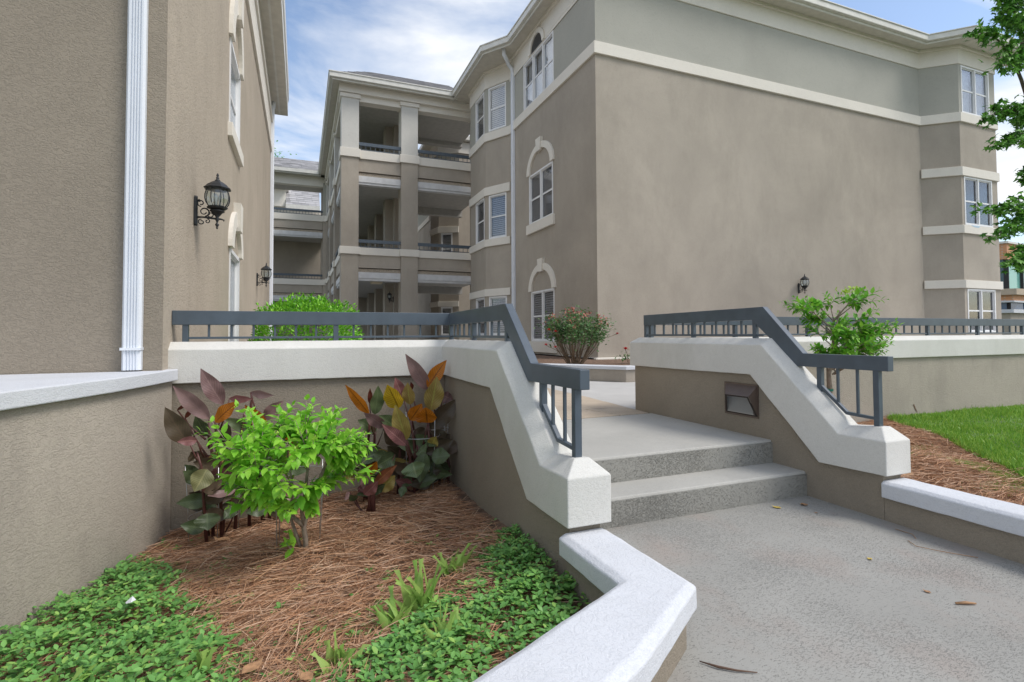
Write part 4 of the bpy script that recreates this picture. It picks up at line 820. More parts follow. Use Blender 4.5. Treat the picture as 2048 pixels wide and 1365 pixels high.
def canna_leaf(par, tip, base, wdt, col):
    tip, base = Vector(tip), Vector(base); d = tip-base; l = d.length; d.normalize()
    view = (Vector((0,0,1))-(tip+base)/2).normalized(); side = d.cross(view).normalized()
    nrm = side.cross(d).normalized()
    if nrm.dot(view) < 0: nrm = -nrm
    # turn the blade a little about its own rib
    a = random.uniform(-.45,.45); side = side*math.cos(a)+nrm*math.sin(a); nrm = side.cross(d).normalized()
    if nrm.dot(view) < 0: nrm = -nrm
    droop = random.uniform(.03,.10)*l*(1 if d.z > -.2 else .6)
    n, m = 12, 6; vs, fs, uv = [], [], []
    full = max(wdt, .02)*.54/max(.75, math.cos(a)); ph = random.uniform(0,6)
    for i in range(n+1):
        t = i/n; w_ = full*1.02*(math.sin(math.pi*min(1,t**.86))**.80)*(1-.30*t**5) if 0 < t < 1 else .002
        w_ = max(w_, .0018)
        c_ = base.lerp(tip, t)+side*(math.sin(t*2.6+ph)*.02*l)-nrm*(droop*(t*t*1.2-.2*t))
        for j in range(-m//2, m//2+1):
            s = j/(m/2); fold = abs(s)**1.3*w_*.30; wav = math.sin(t*13+ph+s)*.08*w_*abs(s)*2
            vs.append(tuple(c_+side*(s*w_)+nrm*(fold+wav))); uv.append((.5+.5*s, t))
    k = m+1
    for i in range(n):
        for j in range(m): a_ = i*k+j; fs.append((a_,a_+1,a_+k+1,a_+k))
    o = obj('leaf', MB().add(vs, fs), 'canna_'+col, par, smooth=True)
    ul = o.data.uv_layers.new(name='UVMap')
    for lp in o.data.loops: ul.data[lp.index].uv = uv[lp.vertex_index]
    return o
CG = {'L': [('tall purple leaved canna in the left corner of the bed', (-.47,3.55)), ('bronze and purple canna standing behind the left of the lime green shrub', (-.20,3.62))],
      'R': [('largest canna clump, orange leaves coloured as if backlit against the right corner of the wall', (.74,3.5)), ('small low bronze canna at the front of the right clump', (.40,3.3)), ('upright canna with orange leaf just right of the lime green shrub', (.44,3.56)), ('dark leaved canna tucked against the stair wall', (.93,3.62))]}
for side_ in 'LR':
    ts = [thing('canna_plant', lab, 'plant', (x,y,bedz(x,y)), 'red leaved cannas along the back wall') for lab, (x,y) in CG[side_]]
    def near(p):
        if side_ == 'R' and p[1] < 3.36 and p[2] < .30 and p[0] < .6: return ts[1]
        return min(ts, key=lambda t: abs(t.location.x-p[0])+abs(t.location.y-p[1])*.7)
    for s_ in STEMS[side_]:
        g = near(s_[-1]); e_ = s_[-1]; pts = [Vector(p) for p in s_[:-1]]+[Vector((e_[0],e_[1],bedz(e_[0],e_[1])-.02))]
        cv = [pts[0].lerp(pts[1], .5)+Vector((.006,0,0))]
        for k in range(4):
            q_ = pts[2].lerp(pts[1], random.uniform(.25,.95)); a_ = random.choice((random.uniform(-.7,.7), math.pi+random.uniform(-.7,.7))); rr = random.uniform(.11,.18)
            t_ = q_+Vector((math.cos(a_)*rr, -.03, random.uniform(-.05,.09)))
            if t_.x > .96 or t_.x < -.70 or (g['label'].startswith('small')): continue
            canna_leaf(g, t_, q_, random.uniform(.06,.095), random.choice('gddg'))
        obj('stem', MB().tube([pts[0], cv[0], pts[1], pts[2]], [.005,.007,.008,.010], 8), 'cane', g, smooth=True)
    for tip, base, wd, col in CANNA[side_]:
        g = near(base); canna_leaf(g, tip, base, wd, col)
        b = Vector(base); q = Vector((g.location.x+.3*(b.x-g.location.x)+random.uniform(-.03,.03), g.location.y+.02, max(bedz(*base[:2])+.02, b.z-.16-random.random()*.06)))
        obj('leaf_stalk', MB().tube([b, b.lerp(q,.45)+Vector((0,0,-.018)), q], [.0035,.005,.006], 6), 'cane', g, smooth=True)
    for g in ts:
        x, y = g.location.x, g.location.y
        for k in range(15 if 'small' not in g['label'] else 3):
            a_ = random.uniform(0,6.28); b_ = Vector((x+random.uniform(-.10,.10), y+random.uniform(-.06,.05), random.uniform(.02,.30) if 'small' not in g['label'] else .05)); rr = random.uniform(.13,.20)
            t_ = b_+Vector((math.cos(a_)*rr, -abs(math.sin(a_))*.05, random.uniform(-.06,.12)))
            if t_.y > 3.80 or t_.x > .97 or t_.x < -.70: continue
            canna_leaf(g, t_, b_, random.uniform(.06,.095), random.choice('gggdddvm'))
        for k in range(1): 
            dx_ = random.uniform(-.05,.05); obj('stem', MB().tube([(x+dx_,y,bedz(x,y)-.02),(x+dx_*1.3,y,.08),(x+dx_*.6,y+.02,.26 if 'small' not in g['label'] else .12)], [.013,.011,.007], 8), 'cane', g, smooth=True)

# ================================================================== WIRE CAGES
def cage(label, x, y, h, r, tops, n=4, rot=.4, lean=0):
    z = bedz(x,y); t = thing('wire_plant_support', label, 'plant support', (x,y,z), 'wire supports around the cannas')
    for k in range(n):
        a = rot+2*math.pi*k/n; c_, s_ = math.cos(a), math.sin(a)
        obj('wire_leg', MB().tube([(x+r*.85*c_,y+r*.85*s_,bedz(x+r*.85*c_,y+r*.85*s_)-.03),(x+r*.93*c_+.004,y+r*.93*s_,z+h*.5),(x+r*c_+lean,y+r*s_,z+h)], .0023, 5), 'wire', t, smooth=True)
    for f in tops:
        rr = r*(.85+.15*f); obj('wire_ring', MB().tube([(x+rr*math.cos(2*math.pi*k/20)+lean*f,y+rr*math.sin(2*math.pi*k/20),z+h*f) for k in range(21)], .0023, 5), 'wire', t, smooth=True)
cage('thin wire cage round the corner canna at the left', -.47, 3.60, .44, .15, (.30,.78,), rot=3.4)
cage('thin wire cage round the large right hand canna clump', .76, 3.58, .52, .14, (.14,.72), rot=3.7)
cage('wire cage partly hidden behind the lime green shrub', .00, 3.05, .40, .165, (.9,), rot=3.9)
cage('wire cage against the stair wall in the right corner', .93, 3.72, .62, .07, (.62,), n=4, rot=.3)

# ================================================================== LIME GREEN SHRUB
def twig_leaves(base, tip, n, L0, out_, spread=.95, tipm=None, w=1.0):
    base, tip = Vector(base), Vector(tip); d = (tip-base).normalized(); l = (tip-base).length
    for i in range(n):
        t = 1-(i/n)**.9*.93; p = base.lerp(tip, t)
        ax = random.uniform(0, math.pi) if i == 0 else ax_[0]+math.pi/2+random.uniform(-.3,.3); ax_[0] = ax
        u = d.cross(Vector((.3,.2,1))).normalized(); v = d.cross(u)
        for sgn in (1,-1):
            s_ = (u*math.cos(ax)+v*math.sin(ax))*sgn
            dd = (s_*spread+d*(.55+.5*(1-i/n))).normalized(); dd.z -= .10+.18*i/n
            sz = L0*(.45+.65*min(1,(i+.6)/3))*random.uniform(.8,1.15)
            out_.append(orient(p, dd, random.uniform(-.35,.35), (sz*w, sz, sz)))
ax_ = [0]
SH = thing('leafy_shrub', 'lime green leafy shrub with several thin trunks in the middle of the bed', 'shrub', (.03,2.90,-.10))
base0 = Vector((.03,2.90,-.12)); fork = Vector((.022,2.89,.03))
obj('trunk', MB().tube([base0, Vector((.032,2.895,-.04)), fork, Vector((.045,2.88,.12)), Vector((.085,2.87,.24)), Vector((.13,2.85,.36)), Vector((.13,2.84,.50))], [.014,.0125,.012,.0105,.009,.007,.004], 8), 'bark', SH, smooth=True)
obj('trunk', MB().tube([fork, Vector((0,2.88,.06)), Vector((-.055,2.87,.12)), Vector((-.12,2.83,.22)), Vector((-.18,2.78,.34)), Vector((-.22,2.76,.48))], [.011,.0105,.009,.007,.005,.003], 8), 'bark', SH, smooth=True)
obj('trunk', MB().tube([fork, Vector((.012,2.87,.11)), Vector((.03,2.83,.24)), Vector((.04,2.78,.38)), Vector((.03,2.75,.54))], [.010,.009,.008,.006,.003], 8), 'bark', SH, smooth=True)
obj('trunk', MB().tube([Vector((.015,2.92,-.11)), Vector((-.01,2.91,-.02)), Vector((-.04,2.90,.08)), Vector((-.03,2.93,.22)), Vector((-.06,2.98,.40))], [.010,.009,.007,.005,.003], 8), 'bark', SH, smooth=True)
forks = [Vector(p) for p in ((.13,2.85,.36),(.085,2.87,.24),(-.12,2.83,.22),(-.18,2.78,.34),(.03,2.83,.24),(.04,2.78,.38),(-.06,2.98,.40),(-.03,2.93,.22))]
lv, tipsm = [], []; tw = MB(); XT = []; r5 = random.Random(5)
while len(XT) < 20:
    a_, b_ = r5.uniform(0,6.28), r5.uniform(-1,1); q = Vector((math.cos(a_)*math.sqrt(1-b_*b_), math.sin(a_)*math.sqrt(1-b_*b_), b_)); p_ = Vector((-.02+q.x*.38, 2.80+q.y*.30, .405+q.z*.24)) ; k_ = r5.uniform(.62,1.0)
    p_ = Vector((0,2.80,.42)).lerp(p_, k_); XT.append(tuple(p_))
for t in TIPS+XT:
    t = Vector(t); t.x = -.03+(t.x+.01)*.90; t.z -= .035 if .1 < t.z < .38 else 0
    if t.z < 0.03: f_ = Vector((.0,2.9,-.09))
    else: f_ = min(forks, key=lambda q: (q-t).length+(.15 if q.z > t.z-.02 else 0))
    mid = f_.lerp(t, .5)+Vector((random.uniform(-.02,.02),random.uniform(-.02,.02),-.02)); tw.tube([f_, mid, t], [.004,.003,.0012], 5)
    b_ = f_.lerp(t, .12); dlen = (t-b_).length
    if dlen > .26: b_ = t.lerp(b_, .26/dlen)
    n_ = 7 if t.z > .03 else 3
    twig_leaves(b_, t, n_, .066, lv, w=1.12); tipsm += [orient(t+Vector((random.uniform(-.008,.008),)*3), Vector((random.uniform(-.6,.6),random.uniform(-.6,.6),1)), 0, (.012,.016,.012)) for _ in range(5)]
    if t.z > .3:
        for _ in range(2):
            e_ = t+Vector((random.uniform(-.09,.09),random.uniform(-.06,.10),random.uniform(-.10,.01))); m_ = f_.lerp(t,.6); tw.tube([m_, e_], [.0025,.001], 4)
            twig_leaves(e_.lerp(m_,.8), e_, 4, .058, lv, w=1.1)
obj('twigs', tw, 'bark', SH, smooth=True, kind='stuff')
leaves(SH, lv, LEAF_V, LEAF_F, 'lime'); scat('flower_buds', OVAL_V, OVAL_F, tipsm, 'tip', SH)

# ================================================================== YOUNG TREE ON THE RIGHT
YT = thing('young_tree', 'slim young tree with green tie tapes standing behind the right handrail', 'tree', (4.41,3.35,.02))
tr = [Vector(p) for p in CRP[:5]]; tr[0].z = mulz(4.4,3.35)-.02; tr[0].x = 4.412
obj('trunk', MB().tube([tr[0], Vector((4.425,3.35,.3)), tr[1], tr[2], tr[3], tr[4], Vector((4.50,3.35,.98)), Vector((4.58,3.35,1.2))], [.020,.018,.017,.016,.014,.012,.009,.005], 8), 'bark', YT, smooth=True)
obj('stake', MB().tube([(4.45,3.39,0),(4.45,3.39,.80)], .008, 6), 'bark', YT)
for z in (.30,.48): obj('tie_tape', MB().lathe([(.026,-.010),(.030,-.010),(.030,.010),(.026,.010)], (4.437,3.36,z), 8), 'tape', YT)
lv = []; tw = MB(); rr_ = random.Random(3)
for p in CRP[5:]+[(5.0,3.3,1.0),(5.2,3.4,1.06),(4.6,3.3,.9),(4.4,3.2,1.0),(4.9,3.4,1.1),(4.35,3.3,.85),(4.75,3.2,.95)]:
    for q in range(2):
        t = Vector(p)+Vector((rr_.uniform(-.05,.05), rr_.uniform(-.22,.22), rr_.uniform(-.03,.02)))
        f_ = Vector((4.46+.04*rr_.random(),3.35,max(.62, min(1.1, t.z-.12-abs(t.x-4.5)*.30))))
        mid = f_.lerp(t,.5)+Vector((0,0,.02)); tw.tube([f_, mid, t], [.006,.004,.0015], 5)
        twig_leaves(mid.lerp(f_,.1), t, 8, .068, lv, w=.95)
        for _ in range(3):
            e_ = mid.lerp(t, rr_.uniform(.2,.9))+Vector((rr_.uniform(-.10,.10),rr_.uniform(-.1,.1),rr_.uniform(-.06,.08))); tw.tube([mid, e_], [.003,.001], 4); twig_leaves(mid.lerp(e_,.2), e_, 5, .060, lv, w=.95)
obj('twigs', tw, 'bark', YT, smooth=True, kind='stuff'); leaves(YT, lv, LEAF_V, LEAF_F, 'crape')
scat('flower_head', OVAL_V, OVAL_F, [orient((cx+random.gauss(0,.022),3.35+random.gauss(0,.03),cz+random.gauss(0,.014)), (random.gauss(0,1),random.gauss(0,1),.8), 0, (.03,.035,.02)) for cx, cz in ((4.653,1.372),(4.80,1.392)) for _ in range(40)], 'tip', YT)

# ================================================================== HEDGE AND PLANTS BEHIND THE BACK WALL
HG = thing('round_shrub', 'dense rounded bright green shrub behind the back wall railing', 'shrub', (.08,6.9,.29))
hm = []; hc = Vector((.08,6.9,.78)); 
for _ in range(9000):
    a, b = random.uniform(0, 2*math.pi), math.acos(random.uniform(-.75,1)); d = Vector((math.sin(b)*math.cos(a), math.sin(b)*math.sin(a), math.cos(b)))
    bum = 1+.05*math.sin(5*a+2*b)+.04*math.sin(11*a-7*b)+.04*math.sin(9*b)
    sx = .60*(abs(d.x)**-.0)
    p = Vector((d.x*.60, d.y*.55, d.z*.63)); k = max(abs(d.x), abs(d.z)); p *= (1+.16*(1-abs(abs(d.x)-abs(d.z))))*bum*random.uniform(.86,1.03)
    hm.append(orient(hc+p, d+Vector((random.gauss(0,.7),random.gauss(0,.7),random.gauss(0,.7)+.4)), random.uniform(-1,1), (.040,.048,.04)))
scat('foliage', OVAL_V, OVAL_F, hm, 'hedge', HG)
obj('stems', MB().tube([(.08,6.9,.2),(.05,6.9,.7)], .03, 6).tube([(.1,6.9,.3),(.3,6.85,.9)], .02, 5).tube([(.05,6.9,.3),(-.2,6.9,.9)], .02, 5), 'barkd', HG)
obj('soil', MB().prism([(-.74,4.03,.2),(1.1,4.03,.2),(2.0,5.6,.2),(1.2,8.0,.2),(-.74,8.0,.2)], (0,0,.13)), 'soil', HG)
def spiky(label, x, y, z, n, h, sp, mat='iris', wd=.03, name='strap_leaf_plant', cat='plant', blunt=False, grp=None):
    t = thing(name, label, cat, (x,y,z), grp)
    for i in range(n):
        a = random.uniform(-1,1); b = random.uniform(-.5,.5); hh = h*random.uniform(.55,1.05); m_ = MB(); k = 5; secs_v = []; fs = []
        px_, py_ = x+random.gauss(0,.022), y+random.gauss(0,.02); fx = math.cos(a*2); 
        for j in range(k+1):
            tt = j/k; wv = wd*(.7+.5*math.sin(math.pi*min(1,tt+.15)))*(1 if blunt and tt > .8 else (1-tt**2.2)+.02)*.5
            c_ = Vector((px_+a*sp*hh*tt**1.4, py_+b*sp*hh*tt**1.4, z-.01+hh*tt*(1-.25*abs(a)*sp*tt)))
            sv = Vector((math.cos(i*1.3)*.9+.2, math.sin(i*1.3)*.5, 0)).normalized(); secs_v += [tuple(c_-sv*wv), tuple(c_+Vector((0,-.002,0))+sv.cross(Vector((0,0,1)))*.003), tuple(c_+sv*wv)]
        for j in range(k): q = j*3; fs += [(q,q+1,q+4,q+3),(q+1,q+2,q+5,q+4)]
        obj('leaf', m_.add(secs_v, fs), mat, t, smooth=True)
    return t
spiky('pointed pale green plant seen through the middle of the back railing', 1.28, 5.7, .33, 9, .62, .9, wd=.06)
spiky('small bright green tuft left of the pointed plant behind the railing', .92, 5.6, .33, 8, .34, .9, wd=.04)

# ================================================================== ROSE BUSH
RB = thing('rose_bush', 'rounded rose bush with red flowers and many bare stems in the planter', 'rose bush', (4.54,8.3,.43))
rm_ = []; red = []; pk = []; rr_ = random.Random(11)
for i in range(46):
    a = rr_.uniform(0, 2*math.pi); r_ = rr_.random()**.5; ex = 4.60+math.cos(a)*r_*.70; ey = 8.3+math.sin(a)*r_*.38; ez = .78+.58*(1-r_*r_*.45)*rr_.uniform(.75,1.06)
    b_ = Vector((4.54+.12*math.cos(a)*r_,8.3+.08*math.sin(a),.42)); e_ = Vector((ex,ey,ez)); m_ = b_.lerp(e_,.5)+Vector((math.cos(a)*.03,0,-.02))
    obj('stem', MB().tube([b_, m_, e_], [.009,.006,.003], 5), 'canestem', RB)
    for _ in range(62):
        t = rr_.uniform(.58,1.08); p = b_.lerp(e_, t)+Vector((rr_.gauss(0,.075),rr_.gauss(0,.07),rr_.gauss(0,.055)))
        rm_.append(orient(p, (rr_.gauss(0,1),rr_.gauss(0,1)-.4,rr_.gauss(0,.6)), rr_.uniform(-1,1), (.052,.055,.05)))
    if rr_.random() < .9: pk += [orient(e_+Vector((rr_.gauss(0,.03),rr_.gauss(0,.03),.05+rr_.gauss(0,.02))), (rr_.gauss(0,1),rr_.gauss(0,1),1), 0, (.045,.05,.04)) for _ in range(7)]
scat('foliage', OVAL_V, OVAL_F, rm_, 'rosel', RB); scat('spent_blooms', OVAL_V, OVAL_F, pk, 'pink', RB)
def bloom(par, c_, s=.05):
    mats_ = []
    for ring, (n_, el, sc) in enumerate(((6,.15,1),(5,.7,.85),(4,1.2,.7))):
        for i in range(n_):
            a = 2*math.pi*(i/n_)+ring*.5; mats_.append(orient(c_, (math.cos(a)*math.cos(el), math.sin(a)*math.cos(el), math.sin(el)), 0, (s*1.3*sc,s*sc,s)))
    o = scat('rose_flower', OVAL_V, OVAL_F, mats_, 'red', par, kind=None, smooth=True)
for p in ((4.08,8.15,1.03),(3.92,8.2,.80),(4.05,8.1,.76),(5.36,8.2,.985),(3.98,8.2,1.06)): bloom(RB, p); obj('stem', MB().tube([(p[0],p[1],p[2]),(p[0]*.6+4.54*.4,8.25,p[2]-.10),(4.5,8.3,.6)], .004, 4), 'canestem', RB)
R2 = thing('rose_bush', 'small single red rose beside the right end of the planter', 'rose bush', (5.66,8.3,.43))
obj('stem', MB().tube([(5.66,8.3,.42),(5.64,8.3,.6),(5.60,8.3,.70)], .006, 5), 'canestem', R2); bloom(R2, (5.59,8.28,.70), .075)
scat('foliage', OVAL_V, OVAL_F, [orient((5.68+random.gauss(0,.11),8.3+random.gauss(0,.08),.50+abs(random.gauss(0,.07))), (random.gauss(0,1),random.gauss(0,1),random.gauss(0,.6)), 0, (.05,.055,.05)) for _ in range(130)], 'rosel', R2)

# ================================================================== GROUND COVER, PINE STRAW, GRASS
def inpoly(x, y, P):
    c_ = False; j = len(P)-1
    for i in range(len(P)):
        (xi,yi),(xj,yj) = P[i], P[j]
        if (yi > y) != (yj > y) and x < (xj-xi)*(y-yi)/(yj-yi)+xi: c_ = not c_
        j = i
    return c_
def edge_d(x, y, P):
    best = 9
    for i in range(len(P)):
        (x0,y0),(x1,y1) = P[i], P[(i+1)%len(P)]; l2 = (x1-x0)**2+(y1-y0)**2; t = max(0,min(1,((x-x0)*(x1-x0)+(y-y0)*(y1-y0))/l2)); best = min(best, math.hypot(x-x0-t*(x1-x0), y-y0-t*(y1-y0)))
    return best
def wallx(y):
    for (xa,ya),(xb_,yb_) in zip(FP, FP[1:]):
        if ya <= y <= yb_: return xa+(xb_-xa)*(y-ya)/(yb_-ya)
    return FP[0][0] if y < 1.45 else FP[-1][0]
INB = lambda x, y: x < .99 and y > .47*x+.96 and y < 3.84 and x > wallx(y)+.015
pm = []
for P, n_, hmax in ((COVL, 12500, .11), (COVR, 8200, .08)):
    P = [tuple(q) for q in P]; xs = [q[0] for q in P]; ys = [q[1] for q in P]; k = 0; g_ = 0
    while k < n_ and g_ < 300000:
        g_ += 1; x, y = random.uniform(min(xs)-.18, max(xs)+.18), random.uniform(min(ys)-.18, max(ys)+.18)
        if not INB(x,y): continue
        ins = inpoly(x,y,P); e = edge_d(x,y,P)
        clump = .5+.5*math.sin(9*x+3*math.sin(5*y))*math.sin(8*y+2*math.sin(7*x))
        if ins: dens = min(1, .12+e/.22)*(.15+.85*clump if P[0] == tuple(COVR[0]) else .85+.15*clump)
        else: dens = .38*math.exp(-e/.11)*clump**2
        if random.random() > dens: continue
        h = (.012+hmax*min(1, e/.25)*(.35+.65*clump) if ins else .012)*random.uniform(.35,1)
        p = Vector((x,y,bedz(x,y)+h)); a = random.uniform(0, 2*math.pi); L0 = random.uniform(.016,.034)
        for s_ in (0, math.pi, math.pi/2, 1.5*math.pi)[:random.choice((2,2,4))]:
            d = Vector((math.cos(a+s_), math.sin(a+s_), random.uniform(.0,.7))); pm.append(orient(p, d, random.uniform(-.3,.3), (L0*1.02, L0, L0))); k += 1
o = scat('periwinkle_ground_cover', OVAL_V, OVAL_F, pm, 'peri', smooth=True)
o['label'] = 'glossy dark green trailing ground cover spreading over the front of the planting bed'; o['category'] = 'ground cover'
NV = [(-.5,0,0),(.5,0,0),(-.5,.35,.03),(.5,.35,.03),(-.5,.7,.02),(.5,.7,.02),(0,1,-.02)]; NF4 = [(0,1,3),(0,3,2),(2,3,5),(2,5,4),(4,5,6)]
NVb = [(x+.18*y*y*8 if False else x, y, z) for x, y, z in NV]
def needles(name, n_, region, zf, lab, l0=.10, l1=.19, wid=.0022, pref=None):
    ms = []; g_ = 0
    while len(ms) < n_ and g_ < n_*8:
        g_ += 1; x, y = region[0]+random.random()*(region[1]-region[0]), region[2]+random.random()*(region[3]-region[2])
        if pref and not pref(x,y): continue
        a = (pref_ang(x,y) if random.random() < .6 else 0)+random.gauss(0,.75); l = random.uniform(l0,l1)
        el = random.gauss(.06,.10); p = (x-math.cos(a)*l/2, y-math.sin(a)*l/2, zf(x,y)+random.random()**2*.030+.002-.5*l*math.sin(el))
        ms.append(orient(p, (math.cos(a)*math.cos(el),math.sin(a)*math.cos(el),math.sin(el)), random.uniform(-1.4,1.4), (wid*random.uniform(.7,1.3), l, l*random.choice((-1.6,-.8,.4,1,2)))))
    o = scat(name, NV, NF4, ms, 'straw'); o['label'] = lab; o['category'] = 'pine straw'; return o
def pref_ang(x, y): return .25+1.1*math.sin(2.1*x+1.3*y)
inset = lambda x, y: INB(x,y) and x < .93 and y > .47*x+1.05 and x > wallx(y)+.06 and y < 3.79
needles('pine_straw', 32000, (-1.35,.98,1.0,3.8), bedz, 'brown pine needle mulch covering the planting bed', wid=.0026, pref=inset)
needles('pine_straw', 24000, (3.12,6.2,.3,3.95), mulz, 'brown pine needle mulch between the lawn and the low white capped wall', .10,.19, .0030, pref=lambda x, y: x < lawnx(y)+.02 and y < 3.93)
gv = []
for _ in range(85000):
    y = random.uniform(.4,3.96); x0 = lawnx(y); x = x0+random.random()**1.35*(10.5-x0)-.03+abs(random.gauss(0,.02))
    a = random.uniform(0, 6.28); cl = .5+.5*math.sin(2.3*x+2*math.sin(1.7*y))*math.sin(3.1*y+1.5*math.sin(2.1*x)); 
    if random.random() > .55+.45*cl: continue
    h = random.uniform(.025,.055)*(.6+.8*cl)*(1+.5*(random.random() < .12)); gv.append(orient((x,y,lawnz(x,y)-.005), (random.gauss(0,.35),random.gauss(0,.35),1), a, (.008,h,h*.9), upv=(1,0,0)))
for _ in range(2600):
    t = random.random(); x, y = 4.25-t*.35+random.gauss(0,.05), 2.25-t*.5+random.gauss(0,.06); gv.append(orient((x,y,mulz(x,y)), (random.gauss(0,.6),random.gauss(0,.6),.7), random.uniform(0,6), (.005,.035,.03), upv=(1,0,0)))
for cx, cy in ((4.6,2.75),(4.25,2.5),(3.7,1.75)):
    for _ in range(350): x, y = cx+random.gauss(0,.10), cy+random.gauss(0,.06); gv.append(orient((x,y,mulz(x,y)), (random.gauss(0,.6),random.gauss(0,.6),.7), random.uniform(0,6), (.005,.03,.03), upv=(1,0,0)))
GV = [(-.5,0,0),(.5,0,0),(-.35,.55,.06),(.35,.55,.06),(0,1,.22)]; o = scat('lawn_grass', GV, [(0,1,3),(0,3,2),(2,3,4)], gv, 'grass'); o['label'] = 'bright green mown grass below the long retaining wall'; o['category'] = 'grass'
for lab, x, y, n_, h in (('largest pale iris fan with cut leaf tips in the front of the bed', .44, 2.06, 15, .17), ('iris tuft nearest the stair wall', .635, 2.27, 8, .13), ('small iris tuft nearest the white capped low wall', .475, 1.76, 7, .12), ('thin iris shoot left of the large iris fan', .13, 1.83, 4, .10), ('pale iris leaves rising from the ground cover at the bottom left', -.66, 2.0, 6, .13), ('iris shoot near the edge of the left ground cover', -.30, 1.93, 4, .10), ('cut iris blades beside the large iris fan', .33, 2.0, 8, .12)):
    spiky(lab, x, y, bedz(x,y), n_+5, h*1.15, .75, wd=.032, name='iris_clump', blunt=True, grp='iris clumps in the bed')
# ================================================================== TREES
ST = [(0,0,0)]
for k in range(10):
    a = -math.pi/2+2*math.pi*k/10; r_ = (1.0 if k % 2 == 0 else .30) if k else .05
    ST.append((math.cos(a)*r_*.5, .42+math.sin(a)*r_*.55, -.10*r_))
STF = [(0,i,i+1) for i in range(1,10)]+[(0,10,1)]
MT = thing('lobed_leaf_tree', 'leafy tree reaching in from the right edge in front of the sky', 'tree', (17.2,7.2,-.1))
obj('trunk', MB().tube([(17.2,7.2,-.2),(17.15,7.2,2.5),(17.0,7.15,5),(16.9,7.1,8),(16.8,7,10.5)], [.22,.18,.14,.09,.03], 10), 'barkd', MT, smooth=True)
BR = [((17.0,7.15,5.2),(15.0,6.4,6.6),(13.2,6.0,7.15),(12.25,6.0,6.85)), ((16.9,7.1,6.2),(15.2,6.5,7.6),(13.8,6.1,7.9),(12.9,5.9,7.75)), ((16.9,7.1,6.0),(15.0,6.3,6.9),(13.9,6.0,6.9),(13.0,6.0,6.35)),
      ((17.05,7.15,4.2),(15.2,6.4,5.7),(13.8,6.0,5.85),(12.55,5.95,5.25)), ((17.05,7.15,4.4),(15.3,6.5,5.5),(14.1,6.1,5.4),(13.1,6.0,4.75)), ((17.1,7.15,3.4),(15.4,6.5,4.3),(14.4,6.1,4.35),(13.95,6.0,4.3)),
      ((17.1,7.2,2.8),(15.3,6.5,3.9),(13.9,6.05,3.85),(12.6,6.0,3.42)), ((17.1,7.2,2.6),(15.4,6.5,3.5),(14.1,6.1,3.3),(12.7,6.0,2.92)), ((17.15,7.2,2.4),(15.5,6.6,3.0),(14.3,6.2,2.85),(13.25,6.0,2.45)), ((16.9,7.1,6.5),(15.5,6.8,8.2),(14.3,6.4,8.8),(13.4,6.2,8.6)),
      ((17.1,7.2,2.2),(15.5,6.6,2.6),(14.5,6.2,2.6),(13.6,6.1,2.45)),
 ((17,7.1,6.0),(15.2,6.3,7.5),(14.0,6.0,7.6),(13.3,6.0,7.45)), ((17,7.1,4.4),(15.2,6.3,5.8),(14.0,6.1,5.9),(13.2,6.0,5.45)), ((17.1,7.2,2.8),(15.2,6.5,3.8),(14.2,6.0,3.7),(13.3,6.0,3.25)), ((17,7.1,6.4),(15.2,6.3,7.9),(14.2,6.0,8.2),(13.6,6.0,7.95))]
ml = []
for b in BR:
    pts = [Vector(p) for p in b]; cur = []
    for i in range(13):
        t = i/12; q = pts[0]*(1-t)**3+pts[1]*3*t*(1-t)**2+pts[2]*3*t*t*(1-t)+pts[3]*t**3; cur.append(q)
    obj('branch', MB().tube(cur, [.05*(1-i/12.5)+.004 for i in range(13)], 6), 'barkd', MT, smooth=True)
    for i in range(6, 13):
        for _ in range(3 if i > 6 else 2):
            c_ = cur[i]; e_ = c_+Vector((random.uniform(-.22,.12),random.uniform(-.2,.2),random.uniform(-.20,.12)))
            for k in range(8):
                p = c_.lerp(e_, random.uniform(.2,1.1))+Vector((random.gauss(0,.05),random.gauss(0,.06),random.gauss(0,.05)))
                ml.append(orient(p, (random.gauss(0,.8)-.3,random.gauss(0,.8)-.2,random.gauss(-.35,.45)), random.uniform(-.9,.9), (.16,.16,.16)))
leaves(MT, ml, ST, STF, 'maple')
FT = thing('far_tree', 'tip of a distant green tree showing above the far roof', 'tree', (-2.2,45,-.6))
obj('trunk', MB().tube([(-2.2,45,-.6),(-2.2,45,13.6)], [.3,.08], 8), 'barkd', FT)
scat('crown', OVAL_V, OVAL_F, [orient((-2.35+random.gauss(0,.75),45+random.gauss(0,.8),13.55+random.gauss(0,.7)), (random.gauss(0,1),random.gauss(0,1),random.gauss(0,1)), 0, (.26,.28,.2)) for _ in range(2400)], 'crape', FT)

# ================================================================== LITTER
def litleaf(label, x, y, z, s, mat, rz, name='fallen_leaf'):
    vs = [(vx*s*1.3, vy*s, abs(vz)*s*1.5+.003) for vx,vy,vz in LEAF_V]; c_, s_ = math.cos(rz), math.sin(rz)
    m_ = MB().add([(x+a*c_-b*s_, y+a*s_+b*c_, z+q) for a,b,q in vs], LEAF_F); return tag(obj(name, m_, mat), label, 'leaf', 'fallen leaves')
litleaf('yellow fallen leaf on the concrete below the steps', 2.541,2.235,0,.05,'yel',.6); litleaf('curled brown leaf in the corner between bottom step and right wall', 2.74,2.24,0,.06,'dry',1.9)
litleaf('tiny yellow scrap of leaf in the middle of the walkway', 2.339,1.605,0,.03,'yel',2.5); litleaf('tiny tan leaf near the lower right of the walkway', 2.244,1.30,0,.028,'dry',.3)
litleaf('small brown leaf bit right of the yellow leaf', 2.66,2.10,0,.022,'dry',.9)
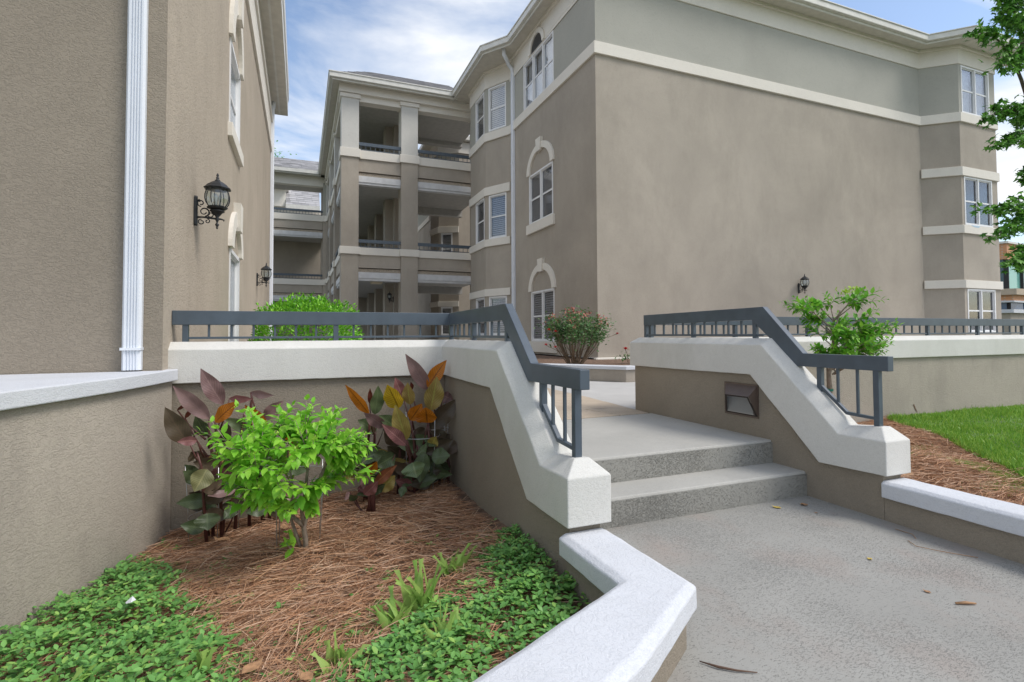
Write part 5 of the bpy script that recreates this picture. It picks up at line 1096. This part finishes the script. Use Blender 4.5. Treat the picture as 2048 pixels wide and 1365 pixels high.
litleaf('tan fallen leaf at the front of the planting bed', -.16,1.83,bedz(-.16,1.83)+.03,.075,'dry',-.9); litleaf('orange brown leaf by the stair wall corner', .92,3.66,bedz(.92,3.66)+.03,.08,'dry',.9)
litleaf('orange leaf lying under the left canna', -.36,3.38,bedz(-.36,3.38)+.03,.09,'dry',1.3); litleaf('pale brown leaf at the foot of the lime green shrub', -.07,3.25,bedz(-.07,3.25)+.035,.08,'dry',.2)
litleaf('long tan leaf on the pine straw near the lawn edge', 4.75,2.85,mulz(4.75,2.85)+.03,.14,'dry',1.2); litleaf('pale tan leaf on the pine straw near the right edge', 3.63,1.50,mulz(3.63,1.5)+.03,.08,'dry',.5)
litleaf('reddish brown leaf on the end of the right low wall', 3.12,1.93,.20,.09,'dry',-1.4); litleaf('brown leaf at the bottom of the bed by the ground cover', .04,1.72,bedz(.04,1.72)+.04,.06,'dry',.7)
def twig(label, pts, r, mat='twig', name='twig', cat='twig'): return tag(obj(name, MB().tube(pts, r, 5), mat, smooth=True), label, cat, 'twigs on the walkway')
twig('brown bark sliver on the right of the walkway', [(2.235,1.215,.006),(2.27,1.20,.008),(2.30,1.185,.006)], [.004,.006,.003], 'dry')
twig('long dark twig at the bottom of the walkway', [(1.13,1.30,.005),(1.16,1.255,.007),(1.20,1.222,.006),(1.25,1.195,.004)], [.0015,.004,.003,.0015])
twig('thin pine needle near the right wall', [(2.80,1.78,.004),(2.80,1.70,.006),(2.76,1.66,.004)], .0015, 'dry'); twig('curved pine needle lying along the right side of the walkway', [(2.70,1.66,.004),(2.66,1.60,.006),(2.70,1.52,.006),(2.78,1.42,.004)], .0015, 'dry')
tag(obj('paper_scrap', MB().add([(-.605,2.42,bedz(-.6,2.4)+.105),(-.585,2.40,bedz(-.6,2.4)+.115),(-.575,2.43,bedz(-.6,2.4)+.11),(-.59,2.445,bedz(-.6,2.4)+.12),(-.61,2.435,bedz(-.6,2.4)+.105)], [(0,1,2,3,4)]), 'paper'), 'white paper scrap lying on the left ground cover', 'litter')
